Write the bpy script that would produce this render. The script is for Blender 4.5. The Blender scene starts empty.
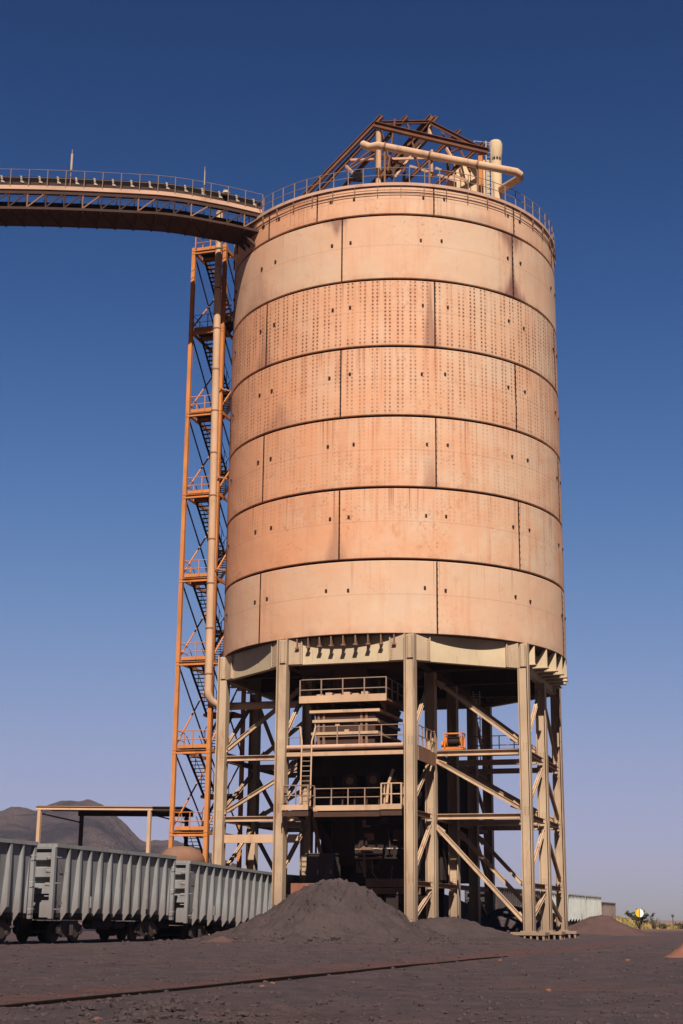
import bpy, bmesh, math, random
from mathutils import Vector, Matrix, noise
random.seed(7)
R = math.radians
sc = bpy.context.scene
col = sc.collection

# ------------------------------------------------------------------ camera
F_PX = 1465.0
TILT, YAW, ROLL = R(15.42), R(2.05), R(0.545)
CAM = Vector((0, 0, 1.3))
cam_d = bpy.data.cameras.new('camera')
cam = bpy.data.objects.new('camera', cam_d)
col.objects.link(cam)
sc.camera = cam
cam_d.sensor_fit = 'VERTICAL'
cam_d.sensor_height = 36.0
cam_d.sensor_width = 24.0
cam_d.lens = 36.0 * F_PX / 1024
cam_d.clip_start = 0.5
cam_d.clip_end = 20000
RC = Matrix.Rotation(YAW, 3, 'Z') @ Matrix.Rotation(math.pi / 2 + TILT, 3, 'X') @ Matrix.Rotation(ROLL, 3, 'Z')
cam.matrix_world = Matrix.Translation(CAM) @ RC.to_4x4()


def at(px, py, d):
    """the point at world Y = d that stands behind a pixel of the photograph"""
    v = RC @ Vector(((px - 341.5) / F_PX, -(py - 512) / F_PX, -1))
    return CAM + v * (d / v.y)


# the silo's own axes: U runs along the railway track, V across it
O = Vector((0.13, 100.0, 0.0))
U = Vector((0.27, 0.963, 0)).normalized()
V = Vector((0.963, -0.27, 0)).normalized()
Z = Vector((0, 0, 1))
RS = 11.75


def W(u, v, z):
    return O + U * u + V * v + Z * z


def zat(px, py, d):
    return at(px, py, d).z


# ------------------------------------------------------------------ materials
M = {}


def nodes_of(m):
    m.use_nodes = True
    return m.node_tree.nodes, m.node_tree.links


class NT:
    """short hand for building node trees"""

    def __init__(self, name):
        self.m = bpy.data.materials.new(name)
        self.n, self.l = nodes_of(self.m)
        self.bsdf = self.n['Principled BSDF']
        self.tc = self.n.new('ShaderNodeTexCoord')

    def val(self, sock, v):
        if hasattr(v, 'is_output') or isinstance(v, bpy.types.NodeSocket):
            self.l.new(v, sock)
        else:
            sock.default_value = v

    def math(self, op, a, b=0.0, c=0.0, clamp=False):
        x = self.n.new('ShaderNodeMath')
        x.operation = op
        x.use_clamp = clamp
        self.val(x.inputs[0], a)
        self.val(x.inputs[1], b)
        self.val(x.inputs[2], c)
        return x.outputs[0]

    def mapping(self, scale=(1, 1, 1), rot=(0, 0, 0), loc=(0, 0, 0), src='Object'):
        x = self.n.new('ShaderNodeMapping')
        x.inputs['Scale'].default_value = scale
        x.inputs['Rotation'].default_value = rot
        x.inputs['Location'].default_value = loc
        self.l.new(self.tc.outputs[src], x.inputs['Vector'])
        return x.outputs[0]

    def noise(self, scale=5, detail=6, rough=0.6, vec=None, dist=0.0):
        x = self.n.new('ShaderNodeTexNoise')
        x.inputs['Scale'].default_value = scale
        x.inputs['Detail'].default_value = detail
        x.inputs['Roughness'].default_value = rough
        x.inputs['Distortion'].default_value = dist
        self.l.new(vec if vec is not None else self.tc.outputs['Object'], x.inputs['Vector'])
        return x.outputs['Fac']

    def ramp(self, fac, lo, hi, v0=0.0, v1=1.0):
        x = self.n.new('ShaderNodeMapRange')
        x.clamp = True
        self.val(x.inputs['Value'], fac)
        x.inputs['From Min'].default_value = lo
        x.inputs['From Max'].default_value = hi
        x.inputs['To Min'].default_value = v0
        x.inputs['To Max'].default_value = v1
        return x.outputs[0]

    def mix(self, fac, a, b, mode='MIX'):
        x = self.n.new('ShaderNodeMix')
        x.data_type = 'RGBA'
        x.blend_type = mode
        x.clamp_factor = True
        self.val(x.inputs[0], fac)
        for s, v in ((x.inputs[6], a), (x.inputs[7], b)):
            if isinstance(v, tuple):
                s.default_value = (v[0], v[1], v[2], 1)
            else:
                self.l.new(v, s)
        return x.outputs[2]

    def bump(self, h, strength=0.4, dist=0.02):
        x = self.n.new('ShaderNodeBump')
        x.inputs['Strength'].default_value = strength
        x.inputs['Distance'].default_value = dist
        self.l.new(h, x.inputs['Height'])
        self.l.new(x.outputs[0], self.bsdf.inputs['Normal'])

    def done(self, color, rough=0.8, metal=0.0, spec=0.3):
        if isinstance(color, tuple):
            self.bsdf.inputs['Base Color'].default_value = (*color, 1)
        else:
            self.l.new(color, self.bsdf.inputs['Base Color'])
        self.val(self.bsdf.inputs['Roughness'], rough)
        self.bsdf.inputs['Metallic'].default_value = metal
        self.bsdf.inputs['Specular IOR Level'].default_value = spec
        return self.m


def painted(name, base, rust=(0.20, 0.075, 0.03), amount=0.35, scale=0.9, streak=0.25, rough=0.8, dirt=(0.05, 0.035, 0.03), dust=None, dust_col=(0.115, 0.075, 0.062), dust_amt=0.75):
    t = NT(name)
    v = t.mapping((1, 1, streak))
    n1 = t.noise(scale, 8, 0.65, v)
    n2 = t.noise(scale * 7, 5, 0.6, v)
    n3 = t.noise(scale * 0.35, 3, 0.5)
    f = t.math('ADD', t.math('MULTIPLY', n1, 0.7), t.math('MULTIPLY', n2, 0.3))
    c = t.mix(t.ramp(f, 0.62 - amount * 0.35, 0.78 - amount * 0.2), base, rust)
    c = t.mix(t.ramp(n3, 0.35, 0.75, 0, 0.35), c, dirt)
    c = t.mix(t.ramp(n2, 0.3, 0.75, 0.0, 0.25), c, tuple(min(1, x * 1.25) for x in base))
    if dust:
        sp_ = t.n.new('ShaderNodeSeparateXYZ')
        t.l.new(t.tc.outputs['Object'], sp_.inputs[0])
        dz_ = t.math('ADD', sp_.outputs[2], t.math('MULTIPLY', t.math('SUBTRACT', n1, 0.5), (dust[1] - dust[0]) * 1.6))
        c = t.mix(t.ramp(dz_, dust[0], dust[1], dust_amt, 0.0), c, dust_col)
    t.bump(n2, 0.25, 0.01)
    M[name] = t.done(c, rough, 0.0, 0.12)
    return M[name]


painted('column_beige', (0.42, 0.302, 0.20), amount=0.34, dust=(0.3, 3.6), dust_amt=0.55)
painted('girder_cream', (0.50, 0.385, 0.245), amount=0.14)
painted('brace_beige', (0.45, 0.305, 0.195), amount=0.33, scale=1.4)
painted('beam_brown', (0.22, 0.125, 0.08), amount=0.55, scale=1.2)
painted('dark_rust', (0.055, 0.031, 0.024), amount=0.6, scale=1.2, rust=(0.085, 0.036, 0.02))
painted('near_black', (0.020, 0.014, 0.012), amount=0.5, scale=1.2, rust=(0.045, 0.02, 0.014))  # near black, so the shade under the silo is deepened by colour
painted('tower_orange', (0.50, 0.185, 0.055), amount=0.30, scale=1.3, rust=(0.17, 0.06, 0.022))
painted('winch_orange', (0.55, 0.17, 0.03), amount=0.15, scale=2.5)
painted('pipe_beige', (0.50, 0.315, 0.195), amount=0.22, scale=1.0)
painted('vent_cream', (0.55, 0.40, 0.24), amount=0.15, scale=1.0)
painted('roof_rust', (0.17, 0.070, 0.036), amount=0.6, scale=1.0, rust=(0.09, 0.034, 0.02))
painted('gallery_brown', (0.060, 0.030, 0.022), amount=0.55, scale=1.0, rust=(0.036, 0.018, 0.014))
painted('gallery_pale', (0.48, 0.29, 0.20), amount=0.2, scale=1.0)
painted('idler_pale', (0.38, 0.29, 0.22), amount=0.15, scale=2.0)
painted('rail_steel', (0.27, 0.18, 0.13), amount=0.35, scale=2.0)
painted('galvanised', (0.40, 0.36, 0.33), amount=0.15, scale=2.0)
painted('wagon_grey', (0.215, 0.215, 0.212), amount=0.26, scale=0.8, rust=(0.10, 0.06, 0.045), dirt=(0.10, 0.075, 0.065), dust=(1.2, 2.3), dust_col=(0.125, 0.095, 0.085), dust_amt=0.6)
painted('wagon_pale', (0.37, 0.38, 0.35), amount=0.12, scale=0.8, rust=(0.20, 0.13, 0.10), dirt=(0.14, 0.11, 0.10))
painted('wagon_brown', (0.17, 0.135, 0.12), amount=0.3, scale=0.8)
painted('bogie_black', (0.028, 0.023, 0.022), amount=0.4, scale=2.0, rust=(0.06, 0.03, 0.022))
painted('wheel_steel', (0.05, 0.04, 0.036), amount=0.5, scale=3.0, rust=(0.09, 0.045, 0.03))
painted('tank_rust', (0.185, 0.10, 0.065), amount=0.55, scale=0.8, rust=(0.15, 0.06, 0.035))
painted('cabinet_grey', (0.075, 0.058, 0.052), amount=0.2)
painted('concrete_red', (0.26, 0.10, 0.062), amount=0.35, scale=1.0, rust=(0.13, 0.055, 0.035))
painted('sign_white', (0.72, 0.70, 0.66), amount=0.05)
painted('sign_yellow', (0.70, 0.40, 0.03), amount=0.05)
painted('sign_dark', (0.05, 0.04, 0.035), amount=0.2)
painted('lamp_dark', (0.018, 0.018, 0.018), amount=0.1)
t = NT('black_rubber')
M['black_rubber'] = t.done(t.mix(t.noise(3), (0.006, 0.005, 0.005), (0.013, 0.010, 0.009)), 0.9, 0, 0.08)
t = NT('seam_dark')
M['seam_dark'] = t.done(t.mix(t.ramp(t.noise(1.2), 0.4, 0.7), (0.022, 0.012, 0.009), (0.06, 0.026, 0.017)), 0.9, 0, 0.1)
t = NT('lug_dark')
M['lug_dark'] = t.done(t.mix(t.noise(6), (0.02, 0.014, 0.012), (0.05, 0.025, 0.018)), 0.9)


def shell_material(idx, dots, rust, tint, joint_off, z0, z1, dot_z0, dot_z1, stains=()):
    t = NT('shell_paint_%d' % idx)
    sep = t.n.new('ShaderNodeSeparateXYZ')
    t.l.new(t.tc.outputs['Object'], sep.inputs[0])
    x, y, z = sep.outputs
    ang = t.math('ARCTAN2', x, t.math('MULTIPLY', y, -1.0))       # 0 towards the photographer
    s = t.math('MULTIPLY', ang, RS)
    comb = t.n.new('ShaderNodeCombineXYZ')
    t.l.new(s, comb.inputs[0]); t.l.new(z, comb.inputs[1])
    comb.inputs[2].default_value = idx * 13.7
    sv = comb.outputs[0]

    def mp(scale, loc=(0, 0, 0)):
        m = t.n.new('ShaderNodeMapping')
        m.inputs['Scale'].default_value = scale
        m.inputs['Location'].default_value = loc
        t.l.new(sv, m.inputs[0])
        return m.outputs[0]
    base = t.mix(tint, (0.535, 0.342, 0.222), (0.480, 0.375, 0.268))
    # one plate differs a little from the next
    plate = t.math('FLOOR', t.math('DIVIDE', t.math('ADD', t.math('MULTIPLY', ang, 57.2958), 360 - joint_off), 60.0))
    wn = t.n.new('ShaderNodeTexWhiteNoise')
    wn.noise_dimensions = '1D'
    t.l.new(t.math('ADD', plate, idx * 7.31), wn.inputs['W'])
    c = t.mix(t.math('MULTIPLY', wn.outputs['Value'], 0.55), base, (0.54, 0.305, 0.185))
    # broad weathering and vertical streaks
    big = t.noise(0.22, 5, 0.6, mp((1, 1, 1)))
    c = t.mix(t.ramp(big, 0.44, 0.60, 0, 0.85 * rust), c, (0.53, 0.255, 0.135))
    st = t.noise(1.0, 6, 0.62, mp((1.5, 0.12, 1)))
    c = t.mix(t.ramp(st, 0.53, 0.70, 0, 0.18 + 0.62 * rust), c, (0.42, 0.165, 0.075))
    fine = t.noise(1.0, 8, 0.72, mp((0.9, 0.55, 1), (4, 9, 2)))
    c = t.mix(t.ramp(fine, 0.58, 0.70, 0, 0.20 + 0.45 * rust), c, (0.36, 0.135, 0.062))
    pale = t.noise(1.0, 5, 0.6, mp((0.5, 0.35, 1), (14, 3, 2)))
    c = t.mix(t.ramp(pale, 0.5, 0.75, 0, 0.30), c, (0.56, 0.43, 0.29))
    # the side that faces the yard has weathered to orange, the other stayed creamier
    wob = t.math('ADD', ang, t.math('MULTIPLY', t.math('SUBTRACT', t.noise(0.35, 4, 0.6, mp((1, 0.6, 1), (21, 4, 8))), 0.5), 2.2))
    c = t.mix(t.ramp(wob, -0.80, 0.45, 0.20 + 0.80 * rust, 0.0), c, (0.585, 0.250, 0.122))
    # narrow rust runs that start at the upper seam and thin out downwards
    runs = t.noise(1.0, 3, 0.55, mp((5.5, 0.10, 1), (3, 8, 1)))
    gate1 = t.ramp(t.noise(1.0, 2, 0.5, mp((0.55, 0.12, 1), (9, 2, 6))), 0.44, 0.58)
    down = t.ramp(t.math('SUBTRACT', z1, z), 0.1, 3.6, 1.0, 0.0)
    c = t.mix(t.math('MULTIPLY', t.math('MULTIPLY', t.ramp(runs, 0.56, 0.68), gate1), t.math('MULTIPLY', down, 0.35 + 0.6 * rust)), c, (0.27, 0.085, 0.038))
    # speckled flaking
    spk = t.noise(1.0, 5, 0.75, mp((5.0, 4.0, 1), (7, 7, 7)))
    gate2 = t.ramp(t.noise(1.0, 3, 0.55, mp((0.4, 0.35, 1), (17, 5, 2))), 0.47, 0.62)
    c = t.mix(t.math('MULTIPLY', t.math('MULTIPLY', t.ramp(spk, 0.56, 0.66), gate2), 0.28 + 0.62 * rust), c, (0.24, 0.08, 0.04))
    # scratches
    scr = t.noise(1.0, 3, 0.5, mp((3.2, 3.0, 1), (2, 2, 5)), 2.5)
    line = t.math('ABSOLUTE', t.math('SUBTRACT', scr, 0.5))
    gate = t.ramp(t.noise(0.45, 2, 0.5, mp((1, 1, 1), (31, 7, 3))), 0.60, 0.66)
    c = t.mix(t.math('MULTIPLY', t.ramp(line, 0.0, 0.012, 0.4, 0.0), gate), c, (0.33, 0.13, 0.07))
    # rust band at the bottom edge of each strake
    edge = t.ramp(t.math('SUBTRACT', z, z0), 0.0, 0.55, 1, 0)
    e2 = t.math('MULTIPLY', edge, t.ramp(t.noise(1.0, 6, 0.7, mp((1.2, 0.5, 1), (8, 1, 1))), 0.40, 0.72))
    c = t.mix(t.math('MULTIPLY', e2, 0.55), c, (0.27, 0.10, 0.055))
    # faint weld line half way up
    weld = t.ramp(t.math('ABSOLUTE', t.math('SUBTRACT', z, (z0 + z1) / 2 + 0.12)), 0.015, 0.045, 0.30, 0.0)
    c = t.mix(weld, c, (0.30, 0.13, 0.08))
    h = t.math('MULTIPLY', big, 0.6)
    if dots > 0:
        per = RS * R(4.0)
        m = t.math('MULTIPLY', t.math('FRACT', t.math('DIVIDE', t.math('ADD', s, 200 * per), per)), per)
        dx = t.math('MINIMUM', t.math('ABSOLUTE', t.math('SUBTRACT', m, 0.25)), t.math('ABSOLUTE', t.math('SUBTRACT', m, 0.55)))
        zz = t.math('FRACT', t.math('DIVIDE', z, 0.262))
        dz = t.math('MULTIPLY', t.math('ABSOLUTE', t.math('SUBTRACT', zz, 0.5)), 0.262)
        d2 = t.math('SQRT', t.math('ADD', t.math('MULTIPLY', dx, dx), t.math('MULTIPLY', dz, dz)))
        band = t.math('MULTIPLY', t.math('GREATER_THAN', z, dot_z0), t.math('LESS_THAN', z, dot_z1))
        var = t.ramp(t.noise(1.0, 4, 0.7, mp((0.6, 0.5, 1), (3, 17, 4))), 0.36, 0.58, 0.12, 1.0)
        k = t.math('MULTIPLY', t.math('MULTIPLY', t.ramp(d2, 0.048, 0.078, 1.0, 0.0), band), t.math('MULTIPLY', var, dots))
        halo = t.math('MULTIPLY', t.math('MULTIPLY', t.ramp(dx, 0.02, 0.13, 0.42, 0.0), band), t.math('MULTIPLY', var, dots))
        c = t.mix(halo, c, (0.38, 0.15, 0.07))
        c = t.mix(k, c, (0.10, 0.034, 0.018))
    for (deg, zf_, wdt, hgt, amt, way) in stains:      # grime fanned out from a seam, narrowing along the joint
        ds = t.math('ABSOLUTE', t.math('SUBTRACT', s, RS * R(deg)))
        tt = t.math('MULTIPLY', t.math('SUBTRACT', z, zf_), way / hgt)
        nn = t.noise(1.0, 5, 0.65, mp((2.2, 0.22, 1), (5, 5, 9 + deg)))
        half = t.math('MULTIPLY', t.math('POWER', t.math('MAXIMUM', t.math('SUBTRACT', 1.0, tt), 0.0), 1.7), wdt)
        edge_ = t.math('SUBTRACT', t.math('ADD', ds, t.math('MULTIPLY', t.math('SUBTRACT', nn, 0.5), 1.5 * wdt)), half)
        k_ = t.math('MULTIPLY', t.ramp(edge_, -0.45 * wdt, 0.25 * wdt, amt, 0.0), t.ramp(tt, 0.55, 1.0, 1.0, 0.0))
        k_ = t.math('MULTIPLY', k_, t.math('GREATER_THAN', tt, -0.02))
        c = t.mix(k_, c, (0.165, 0.068, 0.05))
    dent = t.noise(0.30, 3, 0.5, mp((1, 1, 1), (1, 6, 6)))
    t.bump(t.math('ADD', h, t.math('MULTIPLY', dent, 1.5)), 0.5, 0.12)
    return t.done(c, t.ramp(fine, 0.3, 0.8, 0.62, 0.9), 0.0, 0.25)


# ------------------------------------------------------------------ mesh helpers
class MB:
    """collects shapes and links them as ONE mesh object"""

    def __init__(self):
        self.v = []
        self.f = []
        self.smooth = []

    def add(self, vs, fs, smooth=False):
        b = len(self.v)
        self.v += [Vector(p) for p in vs]
        self.f += [tuple(b + i for i in q) for q in fs]
        self.smooth += [smooth] * len(fs)
        return self

    def boxm(self, c, ex, ey, ez):
        c = Vector(c)
        vs = [c + ex * a + ey * b + ez * g for a in (-1, 1) for b in (-1, 1) for g in (-1, 1)]
        return self.add(vs, [(0, 1, 3, 2), (4, 6, 7, 5), (0, 4, 5, 1), (2, 3, 7, 6), (0, 2, 6, 4), (1, 5, 7, 3)])

    def box(self, lo, hi):
        lo, hi = Vector(lo), Vector(hi)
        h = (hi - lo) / 2
        return self.boxm((lo + hi) / 2, Vector((h.x, 0, 0)), Vector((0, h.y, 0)), Vector((0, 0, h.z)))

    def boxw(self, u0, u1, v0, v1, z0, z1):
        """box in the silo's own axes"""
        return self.boxm(W((u0 + u1) / 2, (v0 + v1) / 2, (z0 + z1) / 2), U * (u1 - u0) / 2, V * (v1 - v0) / 2, Z * (z1 - z0) / 2)

    def extrude(self, prof, p0, p1, up=Z, twist=0.0):
        """closed 2-D outline (side, up) swept straight from p0 to p1"""
        p0, p1 = Vector(p0), Vector(p1)
        a = (p1 - p0).normalized()
        up = Vector(up)
        if abs(a.dot(up)) > 0.98:
            up = V if abs(a.dot(V)) < 0.9 else U
        s = a.cross(up).normalized()
        w = s.cross(a).normalized()
        n = len(prof)
        vs = [p + s * x + w * y for p in (p0, p1) for (x, y) in prof]
        fs = [(i, (i + 1) % n, n + (i + 1) % n, n + i) for i in range(n)]
        fs += [tuple(range(n - 1, -1, -1)), tuple(range(n, 2 * n))]
        return self.add(vs, fs)

    def bar(self, p0, p1, w, h=None, up=Z):
        h = h or w
        return self.extrude([(-w / 2, -h / 2), (w / 2, -h / 2), (w / 2, h / 2), (-w / 2, h / 2)], p0, p1, up)

    def ibeam(self, p0, p1, w, h, t=0.04, up=Z):
        a, b, c = w / 2, h / 2, t / 2
        pr = [(-a, -b), (a, -b), (a, -b + t), (c, -b + t), (c, b - t), (a, b - t), (a, b), (-a, b), (-a, b - t), (-c, b - t), (-c, -b + t), (-a, -b + t)]
        return self.extrude(pr, p0, p1, up)

    def channel(self, p0, p1, w, h, t=0.04, up=Z):
        a, b = w / 2, h / 2
        pr = [(-a, -b), (a, -b), (a, -b + t), (-a + t, -b + t), (-a + t, b - t), (a, b - t), (a, b), (-a, b)]
        return self.extrude(pr, p0, p1, up)

    def tube(self, pts, r, n=12, caps=True):
        pts = [Vector(p) for p in pts]
        rings = []
        prev = None
        for i, p in enumerate(pts):
            if i == 0:
                d = pts[1] - p
            elif i == len(pts) - 1:
                d = p - pts[i - 1]
            else:
                d = (pts[i + 1] - p).normalized() + (p - pts[i - 1]).normalized()
            d.normalize()
            ref = prev if prev is not None else (Vector((1, 0, 0)) if abs(d.z) > 0.9 else Z)
            s = (ref - d * ref.dot(d)).normalized()
            prev = s
            w = d.cross(s)
            rr = r[i] if isinstance(r, (list, tuple)) else r
            rings.append([p + s * rr * math.cos(2 * math.pi * k / n) + w * rr * math.sin(2 * math.pi * k / n) for k in range(n)])
        vs = [q for g in rings for q in g]
        fs = [(i * n + k, i * n + (k + 1) % n, (i + 1) * n + (k + 1) % n, (i + 1) * n + k) for i in range(len(rings) - 1) for k in range(n)]
        self.add(vs, fs, True)
        if caps:
            self.add(rings[0], [tuple(range(n - 1, -1, -1))])
            self.add(rings[-1], [tuple(range(n))])
        return self

    def lathe(self, prof, c, n=96, a0=0.0, a1=2 * math.pi, smooth=True, closed=False):
        """profile of (radius, z) turned about the vertical through c"""
        c = Vector(c)
        full = abs(a1 - a0 - 2 * math.pi) < 1e-6
        m = n if full else n + 1
        k = len(prof)
        vs = []
        for i in range(m):
            a = a0 + (a1 - a0) * i / n
            for (r, z) in prof:
                vs.append(c + Vector((r * math.sin(a), -r * math.cos(a), z)))
        fs = []
        kk = k if closed else k - 1
        for i in range(n):
            j = (i + 1) % m
            for q in range(kk):
                q2 = (q + 1) % k
                fs.append((i * k + q, j * k + q, j * k + q2, i * k + q2))
        return self.add(vs, fs, smooth)

    def prism(self, poly, n, thick):
        """flat outline (3-D points) given a thickness along n"""
        n = Vector(n).normalized() * thick / 2
        k = len(poly)
        vs = [Vector(p) - n for p in poly] + [Vector(p) + n for p in poly]
        fs = [tuple(range(k - 1, -1, -1)), tuple(range(k, 2 * k))] + [(i, (i + 1) % k, k + (i + 1) % k, k + i) for i in range(k)]
        return self.add(vs, fs)

    def sweep(self, path, prof, side):
        """outline (side, z) carried along a path, mitred at the bends"""
        n = len(prof)
        vs = [p + side * x + Z * y for p in path for (x, y) in prof]
        fs = [(i * n + k, i * n + (k + 1) % n, (i + 1) * n + (k + 1) % n, (i + 1) * n + k) for i in range(len(path) - 1) for k in range(n)]
        fs += [tuple(range(n - 1, -1, -1)), tuple(range((len(path) - 1) * n, len(path) * n))]
        return self.add(vs, fs)

    def build(self, name, mat, parent=None, local=False, sharp=35):
        org = Vector((0, 0, 0))
        if parent is not None and not local:
            q = parent
            while q is not None:
                org += q.location
                q = q.parent
        me = bpy.data.meshes.new(name)
        me.from_pydata([p - org for p in self.v], [], self.f)
        me.polygons.foreach_set('use_smooth', self.smooth)
        bm = bmesh.new(); bm.from_mesh(me)
        bmesh.ops.recalc_face_normals(bm, faces=bm.faces)
        if any(self.smooth):
            for e in bm.edges:
                if len(e.link_faces) == 2 and e.calc_face_angle(0) > R(sharp):
                    e.smooth = False
        bm.to_mesh(me); bm.free()
        me.materials.append(M[mat] if isinstance(mat, str) else mat)
        o = bpy.data.objects.new(name, me)
        col.objects.link(o)
        if parent is not None:
            o.parent = parent
        return o


def tag(o, label, cat, group=None):
    o['label'] = label
    o['category'] = cat
    if group:
        o['group'] = group
    return o


def thing(name, label, cat, loc, group=None, rz=0.0):
    o = bpy.data.objects.new(name, None)
    o.empty_display_size = 0.5
    col.objects.link(o)
    o.location = loc
    o.rotation_euler = (0, 0, rz)
    return tag(o, label, cat, group)


def structure(o, kind='structure'):
    o['kind'] = kind
    return o


def copy_tree(o, parent=None):
    c = o.copy()
    col.objects.link(c)
    if parent is not None:
        c.parent = parent
    for ch in [q for q in bpy.data.objects if q.parent == o]:
        copy_tree(ch, c)
    return c


def railing(path, parent, mat='rail_steel', h=1.1, step=1.3, r=0.028, mids=1, toe=0.0, closed=False):
    """a handrail part along a path of foot points, each post a child of it"""
    path = [Vector(p) for p in path]
    b = MB()
    for lev in [h] + [h * (k + 1) / (mids + 1) for k in range(mids)]:
        b.tube([p + Z * lev for p in path], r, 6)
    if toe:
        for i in range(len(path) - 1):
            b.bar(path[i] + Z * toe / 2, path[i + 1] + Z * toe / 2, 0.02, toe)
    hr = b.build('handrail', mat, parent)
    pts = []
    for i in range(len(path) - 1):
        L = (path[i + 1] - path[i]).length
        n = max(1, round(L / step))
        for k in range(n + (1 if i == len(path) - 2 else 0)):
            pts.append(path[i].lerp(path[i + 1], k / n))
    src = None
    for p in pts:
        if src is None:
            src = MB().bar(p, p + Z * h, r * 2.1).build('rail_post', mat, hr)
            p0 = p
        else:
            c = src.copy(); col.objects.link(c)
            c.parent = hr
            c.location = p - p0
    return hr


# ------------------------------------------------------------------ ground and hills
pA, pB = at(0, 1009.3, 21.5), at(350, 972.8, 36.1)
kA = -CAM.z / (pA.z - CAM.z); pA = CAM + (pA - CAM) * kA
kB = -CAM.z / (pB.z - CAM.z); pB = CAM + (pB - CAM) * kB
RAIL_P = Vector((pA.x, pA.y, 0))
RAIL_T = Vector((pB.x - pA.x, pB.y - pA.y, 0)).normalized()


def fbm(x, y, s, o=4, seed=0.0):
    return noise.fractal(Vector((x / s, y / s, seed)), 0.9, 2.0, o)


def ground_z(x, y):
    r = math.hypot(x, y)
    z = fbm(x, y, 9.0, 5, 3.1) * 0.09 * min(1, 30 / max(r, 1)) + fbm(x, y, 2.2, 5, 8.0) * 0.035 * max(0, 1 - r / 140)
    if r < 90:
        z += fbm(x, y, 0.55, 4, 11.0) * 0.020 * (1 - r / 90)
    # shallow wheel ruts running with the track
    so = (x - RAIL_P.x) * -RAIL_T.y + (y - RAIL_P.y) * RAIL_T.x + 0.5 * math.sin(y / 11.0)
    for off in (2.6, 4.5, 7.4, 9.2, -1.9):
        q = (so - off) / 0.22
        if abs(q) < 4:
            z -= 0.030 * math.exp(-q * q) - 0.018 * (math.exp(-(q - 1.9) ** 2) + math.exp(-(q + 1.9) ** 2))
    # the trodden strip beside the half buried rail is flatter
    sd_ = abs((x - RAIL_P.x) * RAIL_T.y - (y - RAIL_P.y) * RAIL_T.x)
    z *= 0.25 + 0.75 * min(1, sd_ / 1.2)
    # rough turned-over soil in the near left foreground
    d = (x + 2.7) ** 2 / 9 + (y - 20.3) ** 2 / 1.6
    if d < 6:
        z += math.exp(-d) * (0.05 + 0.20 * abs(fbm(x, y, 0.6, 4, 5.0)))
    # built-up ore fines around the feet of the silo's right half
    for (cx, cy, rad, hh) in ((0.5, 92.5, 4.5, 0.7), (6.5, 112, 8, 0.9)):
        q = ((x - cx) ** 2 + (y - cy) ** 2) / rad ** 2
        z += hh * math.exp(-q * 1.6)
    # the ground falls gently towards the plain far behind
    if y > 230:
        z -= min(6.0, (y - 230) * 0.010)
    return z


def ground_mat(name, red=False):
    t = NT(name)
    v = t.tc.outputs['Object']
    n_big = t.noise(0.09, 5, 0.6)
    n_mid = t.noise(0.9, 6, 0.65)
    n_fin = t.noise(9.0, 6, 0.7)
    n_grit = t.noise(45.0, 3, 0.7)
    c = t.mix(t.ramp(n_mid, 0.40, 0.62), (0.0609, 0.0443, 0.0469), (0.0908, 0.0629, 0.0625))
    c = t.mix(t.ramp(n_big, 0.52, 0.70, 0, 0.65), c, (0.1198, 0.0586, 0.0469))
    c = t.mix(t.ramp(n_fin, 0.58, 0.75, 0, 0.6), c, (0.0327, 0.0243, 0.0257))
    c = t.mix(t.ramp(n_grit, 0.62, 0.75, 0, 0.5), c, (0.1234, 0.0823, 0.0781))
    sep = t.n.new('ShaderNodeSeparateXYZ')
    t.l.new(v, sep.inputs[0])
    # distance from the half buried rail: red dust lies along it
    ax, ay, dx, dy = RAIL_P.x, RAIL_P.y, RAIL_T.x, RAIL_T.y
    side = t.math('ADD', t.math('MULTIPLY', t.math('SUBTRACT', sep.outputs[0], ax), -dy), t.math('MULTIPLY', t.math('SUBTRACT', sep.outputs[1], ay), dx))
    wob = t.math('ADD', side, t.math('MULTIPLY', t.math('SUBTRACT', t.noise(0.35, 4, 0.6), 0.5), 1.6))
    band = t.math('MULTIPLY', t.ramp(wob, -0.3, 0.15), t.ramp(wob, 1.0, 2.3, 1.0, 0.0))
    far = t.ramp(sep.outputs[1], 55, 95, 1.0, 0.6)
    c = t.mix(t.math('MULTIPLY', t.math('MULTIPLY', band, far), t.ramp(n_mid, 0.38, 0.60, 0.12, 0.75)), c, (0.1271, 0.0515, 0.0391))
    # dry plain beyond
    far2 = t.ramp(t.math('ADD', sep.outputs[1], t.math('MULTIPLY', n_big, 60)), 190, 240)
    c = t.mix(far2, c, (0.1960, 0.1144, 0.0741))
    h = t.math('ADD', t.math('MULTIPLY', n_mid, 0.5), t.math('ADD', t.math('MULTIPLY', n_fin, 0.35), t.math('MULTIPLY', n_grit, 0.12)))
    t.bump(h, 1.0, 0.28)
    M[name] = t.done(c, 0.95, 0, 0.1)


ground_mat('ground_soil')

g = MB()
rs = [3]
while rs[-1] < 9000:
    r = rs[-1]
    rs.append(r + (0.11 + r * 0.006 if r < 45 else r * 0.011 if r < 140 else r * 0.06))
AZ = [R(-24 + 48 * i / 260) for i in range(261)] + [R(24 + (312) * i / 30) for i in range(1, 30)]
nA = len(AZ)
for r in rs:
    for a in AZ:
        x, y = r * math.sin(a), r * math.cos(a)
        g.v.append(Vector((x, y, ground_z(x, y))))
g.v.append(Vector((0, 0, 0)))
for i in range(len(rs) - 1):
    for k in range(nA):
        k2 = (k + 1) % nA
        g.f.append((i * nA + k, i * nA + k2, (i + 1) * nA + k2, (i + 1) * nA + k))
for k in range(nA):
    g.f.append((len(g.v) - 1, (k + 1) % nA, k))
g.smooth = [True] * len(g.f)
structure(g.build('ground', 'ground_soil', sharp=180))

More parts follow.
